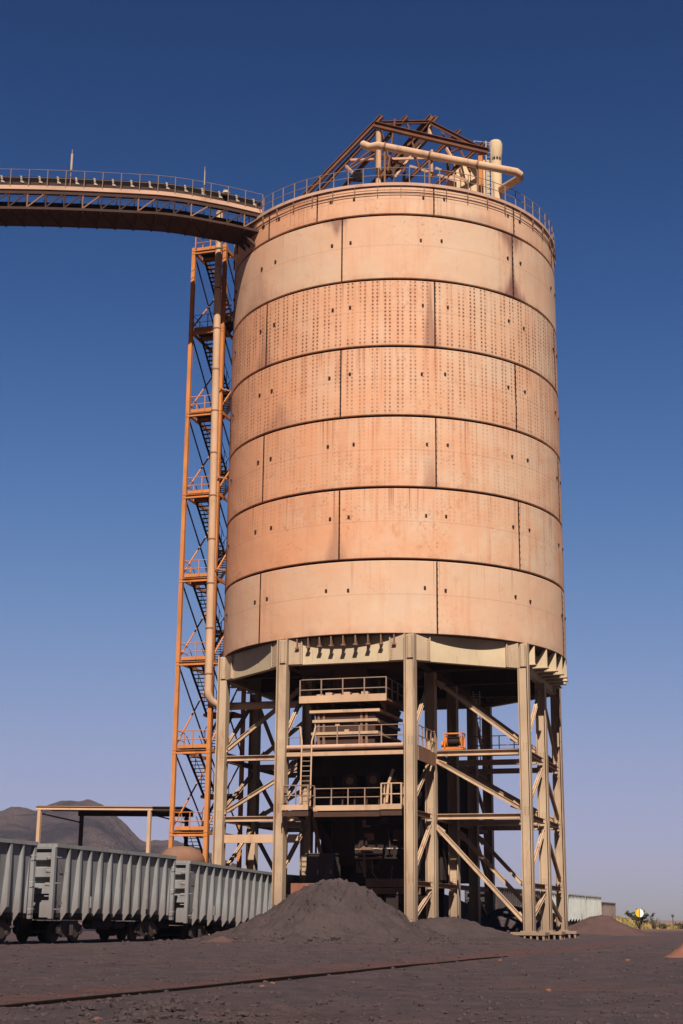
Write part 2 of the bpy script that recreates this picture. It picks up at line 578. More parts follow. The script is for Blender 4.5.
# far hills
t = NT('hill_rock')
hn = t.noise(0.012, 8, 0.65)
hn2 = t.noise(0.05, 6, 0.7)
c = t.mix(t.ramp(hn, 0.42, 0.58), (0.040, 0.030, 0.033), (0.095, 0.066, 0.062))
c = t.mix(t.ramp(hn2, 0.5, 0.75, 0, 0.6), c, (0.115, 0.078, 0.065))
t.bump(hn2, 1.0, 14.0)
M['hill_rock'] = t.done(c, 0.95, 0, 0.1)
HP = [(-260, 850), (-180, 826), (-60, 813), (-20, 808), (0, 806), (12, 803.5), (24, 804), (38, 806), (50, 803.5), (62, 801.5), (74, 800.5), (86, 800), (95, 802), (104, 806), (112, 811),
      (120, 818), (128, 826), (135, 834), (141, 840.5), (148, 842), (156, 840.5), (166, 838.5), (178, 841), (190, 846), (205, 853), (225, 861), (255, 874), (290, 890), (330, 905), (380, 918)]


def hill(name, dist, depth, prof, seed, rough):
    b = MB()
    px0, px1 = prof[0][0], prof[-1][0]
    nx, ny = 240, 50
    for j in range(ny + 1):
        s = j / ny
        for i in range(nx + 1):
            px = px0 + (px1 - px0) * i / nx
            for (a, b2) in zip(prof, prof[1:]):
                if a[0] <= px <= b2[0]:
                    py = a[1] + (b2[1] - a[1]) * (px - a[0]) / (b2[0] - a[0])
            top = at(px, py, dist)
            foot = Vector((top.x, top.y, 0))
            dirv = foot.normalized()
            rr = (s - 0.5) * 2 * depth
            p = foot + dirv * rr
            sh = max(0.0, 1 - abs(s - 0.5) * 2) ** 0.85
            hh = (top.z + 8) * sh
            rid = noise.ridged_multi_fractal(Vector((p.x / 190, p.y / 190, seed)), 1.0, 2.1, 5, 1.0, 2.0)
            edge = min(1, sh * 1.0)
            hh += (rid - 1.1) * rough * edge * (1 - 0.72 * sh)
            hh += noise.fractal(Vector((p.x / 30, p.y / 30, seed)), 1.0, 2.0, 4) * rough * 0.10 * edge
            b.v.append(p + Z * (hh - 10))
    for j in range(ny):
        for i in range(nx):
            b.f.append((j * (nx + 1) + i, j * (nx + 1) + i + 1, (j + 1) * (nx + 1) + i + 1, (j + 1) * (nx + 1) + i))
    b.smooth = [True] * len(b.f)
    structure(b.build(name, 'hill_rock', sharp=180))


hill('hills', 1500, 520, HP, 2.2, 38)

# ------------------------------------------------------------------ the silo shell
silo = thing('ore_silo', 'huge round tan steel ore silo of seven riveted rings, standing on tall columns', 'silo', (O.x, O.y, 0))
DF = O.y - RS
zs = [zat(394, y, DF) for y in (633, 559, 487, 415.5, 346, 279, 214.5, 186)]
Z_BOT, Z_TOP = zs[0], zs[-1]
RING = [  # dots, rust, tint, joint offset, stains (degrees, foot, half width, height, amount, way it narrows)
    (0.0, 0.35, 0.80, -17 + 30, []),
    (0.22, 0.80, 0.50, -17, [(-18.2, zs[1] + 0.1, 0.7, 4.0, 0.45, 1)]),
    (0.30, 0.70, 0.40, 13, [(11.5, zs[2] + 0.1, 0.6, 3.5, 0.4, 1)]),
    (0.70, 0.70, 0.35, -17, [(-40, zs[3] + 0.1, 1.6, 2.6, 0.4, 1)]),
    (1.0, 0.60, 0.35, 13, [(11.6, zs[4] + 0.1, 0.55, 6.5, 0.6, 1), (-48.5, zs[4] + 0.1, 0.9, 5.0, 0.45, 1)]),
    (0.0, 0.28, 0.95, -17, [(43, zs[5] + 0.05, 1.55, 2.1, 0.85, 1), (42.4, zs[6] - 0.05, 1.35, 2.0, 0.8, -1), (43, zs[5] + 0.05, 0.30, 9.0, 0.7, 1), (-18.6, zs[6] - 0.05, 1.0, 1.5, 0.75, -1), (-52, zs[5] + 0.05, 2.2, 3.8, 0.3, 1)]),
    (0.0, 0.50, 0.25, 13, [(30, zs[6] + 0.05, 3.5, 1.1, 0.3, 1), (-34, zs[7], 3.5, 1.3, 0.3, -1)]),
]
G = 0.085
for i, (dots, rust, tint, joff, stains) in enumerate(RING):
    z0, z1 = zs[i] + (G if i else 0), zs[i + 1] - (G if i < 6 else 0)
    dz0, dz1 = zs[i] + 0.12, zs[i + 1] - 0.12
    if i == 1:
        dz0 = zs[i] + 2.55
    mat = shell_material(i, dots, rust, tint, joff, zs[i], zs[i + 1], dz0, dz1, stains)
    b = MB()
    prof = [(RS - 0.22, z0), (RS - 0.02, z0), (RS, z0 + 0.03)]
    nz = 10
    prof += [(RS, z0 + 0.03 + (z1 - z0 - 0.06) * k / nz) for k in range(1, nz)]
    prof += [(RS, z1 - 0.03), (RS - 0.02, z1), (RS - 0.22, z1)]
    b.lathe(prof, O, 192)
    # plate work is never perfectly round: push it in and out by a centimetre or two
    for q in b.v:
        rel = q - O
        a = math.atan2(rel.x, -rel.y)
        k = noise.fractal(Vector((a * 3.2, q.z * 0.32, i * 5.0)), 1.0, 2.0, 3) * 0.022
        q.x += math.sin(a) * k; q.y -= math.cos(a) * k
    ring = b.build('shell_ring', mat, silo, sharp=30)
    # vertical joints between the plates
    js = [joff + 60 * k for k in range(6)]
    if i == 6:
        js = [13, 73, 133, 193, 253, 313, -26, 44]
    src = None
    for a in js:
        a = R(a)
        n = Vector((math.sin(a), -math.cos(a), 0)); tg = Vector((math.cos(a), math.sin(a), 0))
        b = MB()
        c0 = O + n * (RS + 0.01) + Z * (z0 + z1) / 2
        b.boxm(c0, n * 0.015, tg * 0.045, Z * ((z1 - z0) / 2 - 0.02))
        for k in range(int((z1 - z0) / 0.42)):
            b.boxm(O + n * (RS + 0.03) + tg * 0.02 + Z * (z0 + 0.3 + 0.42 * k), n * 0.02, tg * 0.035, Z * 0.045)
        b.build('plate_joint', 'seam_dark', ring)
    for ac in ((-76, -46, -16.5, 13, 44, 74)):
        for da in (-3.6, 3.4):
            a = R(ac + da + random.uniform(-1, 1))
            n = Vector((math.sin(a), -math.cos(a), 0)); tg = Vector((math.cos(a), math.sin(a), 0))
            zc = z0 + (z1 - z0) * (0.62 + random.uniform(-0.02, 0.02))
            b = MB()
            b.boxm(O + n * (RS + 0.03) + Z * zc, n * 0.05, tg * 0.065, Z * 0.07)
            b.boxm(O + n * (RS + 0.02) + Z * (zc - 0.09) + tg * 0.03, n * 0.03, tg * 0.035, Z * 0.04)
            b.build('lifting_lug', 'lug_dark', ring)
MB().lathe([(RS - 0.14, Z_BOT + 0.05), (RS - 0.14, Z_TOP - 0.05)], O, 128).build('inner_wall', 'seam_dark', silo)
MB().lathe([(0.01, Z_BOT - 0.012), (RS - 0.03, Z_BOT - 0.012), (RS - 0.03, Z_BOT + 0.1), (0.01, Z_BOT + 0.1)], O, 96, smooth=False).build('floor_plate', 'dark_rust', silo)
MB().lathe([(0.01, Z_TOP + 1.1), (4, Z_TOP + 0.75), (RS - 0.3, Z_TOP + 0.02), (RS - 0.3, Z_TOP - 0.1)], O, 96).build('roof', 'column_beige', silo)
MB().lathe([(RS - 0.35, Z_TOP + 0.01), (RS + 0.11, Z_TOP + 0.01), (RS + 0.11, Z_TOP + 0.22), (RS - 0.35, Z_TOP + 0.22)], O, 192, smooth=False, closed=True).build('rim_walkway', 'gallery_pale', silo)
b = MB()
b.lathe([(RS + 0.10, Z_TOP - 0.36), (RS + 0.14, Z_TOP - 0.36), (RS + 0.14, Z_TOP - 0.32), (RS + 0.10, Z_TOP - 0.32)], O, 160, closed=True)
b.lathe([(RS + 0.07, Z_TOP - 0.60), (RS + 0.10, Z_TOP - 0.60), (RS + 0.10, Z_TOP - 0.57), (RS + 0.07, Z_TOP - 0.57)], O, 160, closed=True)
for k in range(48):
    a = 2 * math.pi * (k + 0.3) / 48
    n = Vector((math.sin(a), -math.cos(a), 0)); tg = Vector((math.cos(a), math.sin(a), 0))
    b.boxm(O + n * (RS + 0.08) + Z * (Z_TOP - 0.40), n * 0.05, tg * 0.015, Z * 0.36)
b.build('sprinkler_pipes', 'beam_brown', silo)
hp = [O + Vector((math.sin(2 * math.pi * k / 72), -math.cos(2 * math.pi * k / 72), 0)) * (RS + 0.06) + Z * (Z_TOP + 0.22) for k in range(73)]
railing(hp, silo, 'rail_steel', 1.12, 1.02, 0.026)

# ------------------------------------------------------------------ support frame
frame = thing('support_frame', 'tan steel support frame of columns and braces carrying the round silo', 'steel frame', (O.x, O.y, 0))
ZG0, ZG1 = zat(410, 660, 88.3), Z_BOT - 0.02
COLS = [(-11, -4.1), (-11, 4.1), (-6, -4.1), (-6, 4.1), (0, -4.1), (0, 4.1), (6, -4.1), (6, 4.1), (11, -4.1), (11, 4.1),
        (-6, -10.1), (0, -10.1), (6, -10.1), (-6, 10.1), (0, 10.1), (6, 10.1)]
rim_cols = {(-11, -4.1), (-11, 4.1), (11, -4.1), (11, 4.1), (-6, -10.1), (-6, 10.1), (6, -10.1), (6, 10.1)}
for (u, v) in COLS:
    b = MB()
    top = ZG1 if (u, v) in rim_cols else ZG0
    hw, hd = 0.325, 0.33
    front = -1 if u <= 6 else -1
    b.boxw(u - hd, u + hd, v - hw, v - hw + 0.055, 0.55, top)
    b.boxw(u - hd, u + hd, v + hw - 0.055, v + hw, 0.55, top)
    b.boxw(u - 0.025, u + 0.025, v - hw + 0.055, v + hw - 0.055, 0.55, top)
    for zl in (3.2, 7.3, 11.2):        # splice bolts
        for k in range(4):
            for sx in (-0.1, 0.1):
                b.boxw(u - 0.06, u - 0.026, v + sx - 0.022, v + sx + 0.022, zl + 0.1 + 0.14 * k, zl + 0.144 + 0.14 * k)
    if (u, v) in rim_cols:
        b.boxw(u - 0.12, u - 0.026, v - 0.2, v + 0.2, ZG0 + 0.15, top - 0.05)
        for k in range(9):
            for sx in (-0.13, 0.13):
                b.boxw(u - 0.16, u - 0.12, v + sx - 0.03, v + sx + 0.03, ZG0 + 0.25 + 0.15 * k, ZG0 + 0.31 + 0.15 * k)
    c = b.build('column', 'column_beige', frame)
    b = MB()
    b.boxw(u - 0.50, u + 0.50, v - 0.48, v + 0.48, 0.47, 0.55)
    b.boxw(u - 0.75, u + 0.75, v - 1.05, v + 1.05, 0.30, 0.47)
    for k in range(6):
        for du in (-0.62, 0, 0.62):
            b.boxw(u + du - 0.08, u + du + 0.08, v - 0.95 + 0.38 * k - 0.055, v - 0.95 + 0.38 * k + 0.055, -0.5, 0.30)
    b.build('base_grillage', 'column_beige', c)

POLY = [(-11, -4.1), (-11, 4.1), (-6, 10.1), (6, 10.1), (11, 4.1), (11, -4.1), (6, -10.1), (-6, -10.1)]
for i, (a, c_) in enumerate(zip(POLY, POLY[1:] + POLY[:1])):
    p0, p1 = W(*a, 0), W(*c_, 0)
    d = (p1 - p0).normalized()
    n = Vector((d.y, -d.x, 0))                # outward
    if n.dot((p0 + p1) / 2 - O) < 0:
        n = -n
    b = MB()
    q0, q1 = p0 + d * 0.38, p1 - d * 0.38
    off = n * 0.0
    b.boxm((q0 + q1) / 2 + off + Z * (ZG0 + ZG1) / 2, d * (q1 - q0).length / 2, n * 0.025, Z * (ZG1 - ZG0) / 2)
    b.boxm((q0 + q1) / 2 + off - n * 0.18 + Z * (ZG0 + 0.02), d * (q1 - q0).length / 2, n * 0.15, Z * 0.03)
    gir = b.build('ring_girder', 'girder_cream', frame)
    for q, s in ((q0, 1), (q1, -1)):
        b = MB()
        b.boxm(q + off + d * s * 0.42 + n * 0.055 + Z * (ZG0 + ZG1) / 2, d * 0.42, n * 0.028, Z * ((ZG1 - ZG0) / 2 - 0.03))
        b.boxm(q + off + d * s * 0.87 + n * 0.09 + Z * (ZG0 + ZG1) / 2, d * 0.035, n * 0.09, Z * ((ZG1 - ZG0) / 2 - 0.03))
        for k in range(9):
            b.boxm(q + off + d * s * 0.76 + n * 0.10 + Z * (ZG0 + 0.2 + 0.16 * k), d * 0.035, n * 0.02, Z * 0.035)
        b.build('splice_plate', 'column_beige', gir)
    L = (q1 - q0).length
    mid_r = ((q0 + q1) / 2 - O).length
    if i in (0, 4):                            # pegs: small bracket plates under the shell
        for k in range(9):
            f = (k + 0.75) / 9.5
            q = q0.lerp(q1, f) + off
            b = MB()
            reach = math.sqrt(max(0, RS ** 2 - ((q - O).dot(d)) ** 2)) - (q - O).dot(n) - 0.06
            reach = max(0.2, reach)
            b.boxm(q + n * reach * 0.55 + Z * (ZG1 - 0.32), d * 0.035, n * reach * 0.42, Z * 0.31)
            b.boxm(q + n * reach * 0.80 + Z * (ZG1 - 0.62), d * 0.13, n * reach * 0.2, Z * 0.04)
            b.build('bracket', 'beam_brown', gir)
    if i in (2, 6):                            # long sides: large triangular gussets out to the shell
        for k in range(8):
            f = (k + 0.5) / 8
            q = q0.lerp(q1, f) + off
            reach = math.sqrt(max(0, RS ** 2 - ((q - O).dot(d)) ** 2)) - (q - O).dot(n) - 0.02
            b = MB()
            b.prism([q + Z * (ZG0 + 0.45), q + n * reach + Z * (ZG0 + 0.45), q + n * reach + Z * (ZG1 - 0.02), q + n * (reach - 0.2) + Z * (ZG1 - 0.02)], d, 0.06)
            b.boxm(q + n * reach / 2 + Z * (ZG0 + 0.42), d * 0.24, n * (reach / 2 + 0.08), Z * 0.03)
            b.build('gusset', 'girder_cream', gir)

# floor joists under the silo
for v in (-4.1, 4.1):
    MB().ibeam(W(-10.6, v, ZG0 + 0.7), W(10.6, v, ZG0 + 0.7), 0.5, 1.3, 0.06).build('floor_beam', 'dark_rust', frame)
for u in (-6, 0, 6):
    MB().ibeam(W(u, -9.7, ZG0 + 0.62), W(u, 9.7, ZG0 + 0.62), 0.5, 1.1, 0.06).build('floor_beam', 'dark_rust', frame)
for k in range(15):
    u = -9.8 + 1.4 * k
    if min(abs(u - q) for q in (-6, 0, 6)) < 0.45:
        continue
    lim = 10.0 if abs(u) < 5.8 else 10.0 - (abs(u) - 5.8) * 1.2
    MB().ibeam(W(u, -lim, ZG1 - 0.42), W(u, lim, ZG1 - 0.42), 0.3, 0.7, 0.04).build('floor_joist', 'dark_rust', frame)

LV = [3.2, 7.3, 11.2, ZG0]


def beam(a, c_, z, mat='brace_beige', w=0.28, h=0.30, trim=0.39):
    p0, p1 = W(*a, z), W(*c_, z)
    d = (p1 - p0).normalized()
    MB().ibeam(p0 + d * trim, p1 - d * trim, w, h, 0.035).build('tie_beam', mat, frame)


def brace(a, za, c_, zc, mat='brace_beige', s=0.25):
    """diagonal between two columns, on gusset plates"""
    p0, p1 = W(*a, za), W(*c_, zc)
    d = (p1 - p0).normalized()
    b = MB()
    side = d.cross(Z).normalized()
    for k in (-1, 1):
        b.channel(p0 + d * 0.55 + side * k * s * 0.30, p1 - d * 0.55 + side * k * s * 0.30, s * 0.34 * k, s, 0.03)
    L = (p1 - p0).length
    for k in (1, 2):
        q = p0 + d * (L * k / 3)
        b.boxm(q, d * 0.10, side * s * 0.28, d.cross(side) * s * 0.42)
    for p, sg in ((p0, 1), (p1, -1)):
        b.prism([p + d * sg * 0.30 + d.cross(side) * 0.10, p + d * sg * 1.05 + d.cross(side) * 0.24, p + d * sg * 1.05 - d.cross(side) * 0.24, p + d * sg * 0.30 - d.cross(side) * 0.10], side, 0.04)
    b.build('diagonal_brace', mat, frame)


for u in (-6, 0, 6):
    for s in (-1, 1):
        a, c_ = (u, 4.1 * s), (u, 10.1 * s)
        for z in (LV[1], LV[2]):
            beam(a, c_, z, 'brace_beige', 0.34, 0.34)
        brace(a, LV[3] - 0.3, c_, LV[2] + 0.3)
        brace(a, LV[2] - 0.25, c_, LV[1] + 0.25)
        if s > 0:
            brace(a, LV[1] - 0.25, c_, 0.75)
    for z in (LV[1], LV[2]):
        beam((u, -4.1), (u, 4.1), z, 'dark_rust')
for s in (-1, 1):
    for v, us in ((4.1 * s, (-11, -6, 0, 6, 11)), (10.1 * s, (-6, 0, 6))):
        for a, c_ in zip(us, us[1:]):
            for z in LV[:3]:
                if v < 0 and z < 4 and v > -5:
                    beam((a, v), (c_, v), 2.4, 'beam_brown', 0.2, 0.22)
                else:
                    beam((a, v), (c_, v), z, 'beam_brown')
            hi, lo = (c_, a) if (a, c_) in ((-11, -6), (-6, 0)) else (a, c_)
            if abs(v) < 5 and (a, c_) in ((-6, 0), (0, 6)):
                continue
            zz = [0.7] + LV
            for k in range(4):
                brace((hi, v), zz[k + 1] - 0.3, (lo, v), zz[k] + 0.3, 'brace_beige', 0.22)
for z in (LV[1], LV[2]):
    beam((11, -4.1), (11, 4.1), z, 'beam_brown')
# the wide tan beam low between the left columns
MB().bar(W(-6, -9.7, 6.05), W(-6, -4.5, 6.05), 0.2, 0.52).build('tie_beam', 'pipe_beige', frame)

# ------------------------------------------------------------------ loading machinery and platforms
hop = thing('loading_hopper', 'rusty stepped ore hopper and chutes hanging in the shade under the silo', 'hopper', W(-4, 0, 0))


def frustum(b, c, u0, v0, z0, u1, v1, z1):
    vs = [W(c + s * u0, q * v0, z0) for s, q in ((-1, -1), (1, -1), (1, 1), (-1, 1))] + [W(c + s * u1, q * v1, z1) for s, q in ((-1, -1), (1, -1), (1, 1), (-1, 1))]
    b.add(vs, [(3, 2, 1, 0), (4, 5, 6, 7), (0, 1, 5, 4), (1, 2, 6, 5), (2, 3, 7, 6), (3, 0, 4, 7)])
    return b


HV = -0.38            # the machinery sits a little left of the frame's middle
zf = zat(349, 699.5, 90.3)


def hfrus(c, du0, dv0, z0, du1, dv1, z1, name, mat, v=HV):
    b = MB()
    vs = [W(c + s * du0, v + q * dv0, z0) for s, q in ((-1, -1), (1, -1), (1, 1), (-1, 1))] + [W(c + s * du1, v + q * dv1, z1) for s, q in ((-1, -1), (1, -1), (1, 1), (-1, 1))]
    b.add(vs, [(3, 2, 1, 0), (4, 5, 6, 7), (0, 1, 5, 4), (1, 2, 6, 5), (2, 3, 7, 6), (3, 0, 4, 7)])
    return b.build(name, mat, hop)


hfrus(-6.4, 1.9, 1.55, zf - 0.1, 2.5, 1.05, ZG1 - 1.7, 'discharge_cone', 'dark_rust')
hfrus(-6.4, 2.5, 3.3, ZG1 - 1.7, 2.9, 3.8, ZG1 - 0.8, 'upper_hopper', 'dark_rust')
b = MB()
for k in range(6):
    a = HV - 1.75 + 0.58 * k
    b.boxw(-10.25, -9.9, a, a + 0.42, zf + 0.02, zf + 0.36 + 0.09 * (k % 2))
b.build('flange_bolts', 'gallery_pale', hop)
for k in range(5):
    a = HV - 1.6 + 0.8 * k
    MB().prism([W(-8.35, a, zf + 0.2), W(-8.0, a, zf + 1.5), W(-7.6, a, zf + 1.5), W(-7.9, a, zf + 0.2)], V, 0.07).build('cone_rib', 'beam_brown', hop)
hfrus(-6.6, 1.9, 1.95, zf - 0.75, 2.1, 2.15, zf - 0.12, 'collar', 'dark_rust')
z_f = [zat(349, 711, 90.5), zat(349, 720.5, 90.5), zat(349, 733, 90.5)]
hfrus(-7.2, 2.5, 1.85, 11.3, 2.65, 1.95, z_f[0], 'gate_box', 'dark_rust')
for k, z in enumerate(z_f):
    ee = (0.22, 0.05, 0.10)[k]
    MB().boxw(-9.95 - ee / 2, -4.6, HV - 2.05 - ee, HV + 2.05 + ee, z - 0.085, z + 0.085).build('stiffening_flange', 'pipe_beige' if k == 0 else 'brace_beige', hop)
for a in (-1.72, -1.38, 1.05, 1.38):
    MB().ibeam(W(-9.80, HV + a, 11.25), W(-9.80, HV + a, z_f[0] - 0.09), 0.14, 0.16, 0.025, up=U).build('stiffener', 'beam_brown', hop)
b = MB()
for (a, z) in ((-0.5, 12.75), (0.7, 12.85), (0.1, 12.3)):
    b.boxw(-9.86, -9.6, HV + a - 0.14, HV + a + 0.14, z - 0.1, z + 0.1)
b.build('lifting_eyes', 'pipe_beige', hop)
# feeder level between the two walkways
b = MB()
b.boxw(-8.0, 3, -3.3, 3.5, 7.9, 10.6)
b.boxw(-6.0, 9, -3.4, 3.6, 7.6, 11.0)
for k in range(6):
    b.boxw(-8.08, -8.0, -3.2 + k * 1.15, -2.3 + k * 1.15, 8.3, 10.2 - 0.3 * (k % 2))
b.build('feeder_dark_fill', 'near_black', hop)  # dark boxes added behind the machinery to make the interior black
for (a, z, r, ln) in ((-0.2, 9.3, 0.42, 1.0), (1.3, 9.35, 0.46, 0.9), (2.6, 9.2, 0.40, 0.9)):
    MB().tube([W(-9.3, a, z), W(-9.3 + ln, a, z)], r, 16).build('motor', 'dark_rust', hop)
    MB().tube([W(-9.42, a, z), W(-9.3, a, z)], r * 0.55, 12).build('motor_cap', 'beam_brown', hop)
b = MB()
for k in range(7):
    x = -1.6 + 0.78 * k
    b.tube([W(-8.9, x, 7.9), W(-9.0, x + 0.12, 9.0), W(-8.8, x - 0.1, 10.4)], 0.06, 6)
b.tube([W(-9.1, -2.5, 10.1), W(-9.1, 3.2, 10.1)], 0.06, 6)
b.tube([W(-9.1, -2.2, 8.6), W(-9.0, 1.2, 8.7), W(-9.0, 3.0, 8.3)], 0.07, 6)
b.build('pipework', 'dark_rust', hop)
MB().tube([W(-10.1, 2.35, 7.9), W(-10.0, 2.45, 9.1), W(-10.0, 2.75, 9.9)], 0.09, 8).build('lever_arm', 'brace_beige', hop)
# loading machine below the lower walkway, in deep shade
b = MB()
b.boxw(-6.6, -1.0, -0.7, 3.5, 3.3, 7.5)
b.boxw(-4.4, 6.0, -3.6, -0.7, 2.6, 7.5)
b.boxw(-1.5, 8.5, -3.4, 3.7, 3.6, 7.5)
b.build('lower_dark_fill', 'near_black', hop)  # more added dark boxes, keeping the space below the walkway black
random.seed(21)
for k in range(16):
    a = random.uniform(-0.6, 3.0); z = random.uniform(3.6, 6.9)
    w_, h_, dp = random.uniform(0.2, 0.8), random.uniform(0.15, 0.7), random.uniform(0.1, 0.5)
    MB().boxw(-6.6 - dp, -6.6, a, a + w_, z, z + h_).build('equipment_box', random.choice(('near_black', 'dark_rust', 'dark_rust', 'beam_brown')), hop)
for k in range(9):
    a = random.uniform(-0.6, 3.3); z = random.uniform(3.5, 5.5)
    MB().tube([W(-6.85, a, z), W(-6.9, a + random.uniform(-0.3, 0.3), z + random.uniform(0.8, 2.0))], random.uniform(0.03, 0.09), 8).build('riser', random.choice(('dark_rust', 'beam_brown')), hop)
b = MB()
for k in range(9):
    b.boxw(-7.05, -6.95, 0.0 + 0.30 * k, 0.10 + 0.08 * (k % 3) + 0.30 * k, 5.33, 5.39)
b.build('lamp_strip', 'galvanised', hop)
for z in (zat(352, 849, 93.0), zat(352, 853.5, 93.0), zat(352, 858, 93.0)):
    MB().tube([W(-6.9, -0.6, z), W(-6.9, 1.2, z)], 0.045, 8).build('rack_pipe', 'rail_steel', hop)
MB().boxw(-6.9, -6.6, 0.1, 3.55, 3.05, 3.55).build('cross_beam', 'beam_brown', hop)
MB().boxw(-6.9, -6.6, 0.1, 3.55, 2.62, 3.0).build('cross_beam', 'beam_brown', hop)
MB().tube([W(-7.0, 0.55, 4.6), W(-7.1, 0.6, 3.9), W(-7.1, 0.95, 3.45), W(-7.05, 1.5, 3.35), W(-7.0, 1.8, 3.6), W(-7.0, 1.85, 4.3)], 0.03, 6).build('hose', 'rail_steel', hop)
MB().bar(W(-5.2, -4.0, 7.3), W(-5.0, -2.2, 4.9), 0.8, 0.6).build('side_chute', 'dark_rust', hop)
MB().bar(W(-6.2, -3.6, 7.4), W(-6.0, -2.9, 3.9), 0.16, 0.24).build('side_chute', 'beam_brown', hop)
for a in (-3.6, -3.2, -2.5):
    MB().tube([W(-5.6, a, 2.0), W(-5.6, a, 7.4)], 0.07, 8).build('riser', 'dark_rust', hop)
MB().boxw(-5.2, -3.6, -2.6, -1.0, 4.4, 7.4).build('equipment_box', 'dark_rust', hop)
MB().boxw(-7.4, -4.0, 1.55, 3.6, 0.6, 2.55).build('skirt_box', 'near_black', hop)
MB().boxw(-5.6, -2.5, -2.4, 1.5, 0.2, 2.55).build('spout', 'near_black', hop)
MB().boxw(3.0, 3.4, -3.5, 2.6, 0.2, 3.6).build('rear_sky_block', 'near_black', hop)  # added dark panel that shuts out the sky behind the machinery

up = thing('hopper_platform', 'small railed maintenance platform high up around the hopper neck', 'platform', W(-9, 0, 14))
PV0, PV1 = -3.22, 2.42
b = MB()
b.boxw(-10.35, -8.7, PV0, PV1, zf - 0.12, zf)
b.boxw(-8.7, -4.5, PV0, PV0 + 0.55, zf - 0.12, zf)
b.boxw(-8.7, -4.5, PV1 - 0.5, PV1, zf - 0.12, zf)
b.build('deck', 'beam_brown', up)
MB().boxw(-10.41, -10.35, PV0, PV1, zf - 0.18, zf + 0.26).build('toe_board', 'pipe_beige', up)
for a in (-2.7, -1.3, 0.5, 1.9):
    MB().prism([W(-10.2, a, zf - 0.12), W(-8.7, a, zf - 0.12), W(-8.7, a, zf - 0.75)], V, 0.06).build('bracket', 'beam_brown', up)
railing([W(-10.33, PV0 + 0.03, zf), W(-10.33, PV1 - 0.03, zf), W(-5, PV1 - 0.03, zf)], up, 'rail_steel', 1.28, 1.38, 0.035)

walk = thing('middle_walkway', 'long railed steel walkway between the two front columns below the hopper', 'walkway', W(-11, 0, 11))
zm = zat(349, 747, 89.6)
MB().boxw(-11.0, -9.0, -3.7, 3.7, zm - 0.10, zm - 0.04).build('deck', 'dark_rust', walk)
MB().tube([W(-11.1, -3.7, zm), W(-11.1, 3.7, zm)], 0.15, 12).build('edge_pipe', 'gallery_pale', walk)
MB().bar(W(-11.1, -3.7, zm - 0.42), W(-11.1, 3.7, zm - 0.42), 0.2, 0.24).build('edge_beam', 'pipe_beige', walk)
MB().boxw(-9.2, -9.1, -3.7, 3.7, zm - 1.6, zm - 0.45).build('girder', 'near_black', walk)
railing([W(-11.05, -3.7, zm), W(-11.05, -2.9, zm)], walk, 'rail_steel', 1.25, 0.8, 0.03)
railing([W(-11.05, -1.9, zm), W(-11.05, 3.7, zm)], walk, 'rail_steel', 1.25, 1.35, 0.03)

low = thing('lower_walkway', 'railed lower walkway with projecting end bays above the ore pile', 'walkway', W(-11, 0, 7))
zl = zat(349, 806, 89.3)
b = MB()
b.boxw(-11.9, -9.5, -3.68, -2.0, zl - 0.16, zl - 0.04)
b.boxw(-11.0, -9.2, -2.0, 2.4, zl - 0.16, zl - 0.04)
b.boxw(-11.6, -9.2, 2.4, 3.72, zl - 0.16, zl - 0.04)
b.build('deck', 'dark_rust', low)
for (u0, a, c_) in ((-11.92, -3.68, -2.0), (-11.04, -1.97, 2.37), (-11.64, 2.4, 3.72)):
    MB().boxw(u0 - 0.05, u0, a, c_, zl - 0.26, zl + 0.05).build('edge_beam', 'pipe_beige', low)
    MB().boxw(u0 + 0.02, u0 + 0.06, a, c_, zl - 0.62, zl - 0.30).build('edge_beam', 'dark_rust', low)
railing([W(-11.1, -3.62, zl), W(-11.85, -3.62, zl), W(-11.85, -2.05, zl), W(-11.1, -1.9, zl)], low, 'rail_steel', 1.2, 0.72, 0.034)
railing([W(-10.98, -1.9, zl), W(-10.98, 2.3, zl)], low, 'rail_steel', 1.05, 1.1, 0.03)
railing([W(-10.9, 2.45, zl), W(-11.58, 2.45, zl), W(-11.58, 3.68, zl), W(-9.4, 3.68, zl)], low, 'pipe_beige', 1.25, 0.62, 0.04)

lad = thing('access_ladder', 'steep steel ladder joining the lower walkway to the one above', 'ladder', W(-11.2, -2.4, zl))
for v in (-2.72, -2.08):
    b = MB()
    b.tube([W(-11.05, v + (0.12 if v < -2.4 else -0.12) * -1.6, zm + 1.3), W(-11.2, v + (0.0), zm + 0.35), W(-11.35, v, zl)], 0.05, 8)
    b.build('ladder_rail', 'pipe_beige', lad)
for k in range(12):
    z = zl + 0.3 + 0.3 * k
    u = -11.35 + 0.15 * (z - zl) / (zm + 0.35 - zl)
    MB().tube([W(u, -2.72, z), W(u, -2.08, z)], 0.028, 6).build('rung', 'rail_steel', lad)

# side walkway by the winch, right of the front column
sw = thing('side_walkway', 'short railed walkway running back from the right front column', 'walkway', W(-8.5, 3.4, 11))
MB().boxw(-10.7, -6.3, 2.6, 4.0, zm - 0.16, zm - 0.06).build('deck', 'dark_rust', sw)
MB().boxw(-10.6, -6.4, 4.42, 4.5, zm - 0.85, zm - 0.03).build('edge_plate', 'beam_brown', sw)
railing([W(-10.6, 4.46, zm), W(-6.4, 4.46, zm)], sw, 'rail_steel', 1.25, 1.0, 0.035)
wp = thing('winch_platform', 'open deck with far railing where the orange winch stands', 'platform', W(-4, 7, 11.2))
MB().boxw(-5.8, -2.4, 4.5, 9.8, 11.36, 11.44).build('deck', 'dark_rust', wp)
railing([W(-2.5, 5.8, 11.44), W(-2.5, 9.7, 11.44)], wp, 'rail_steel', 1.2, 0.9, 0.028)

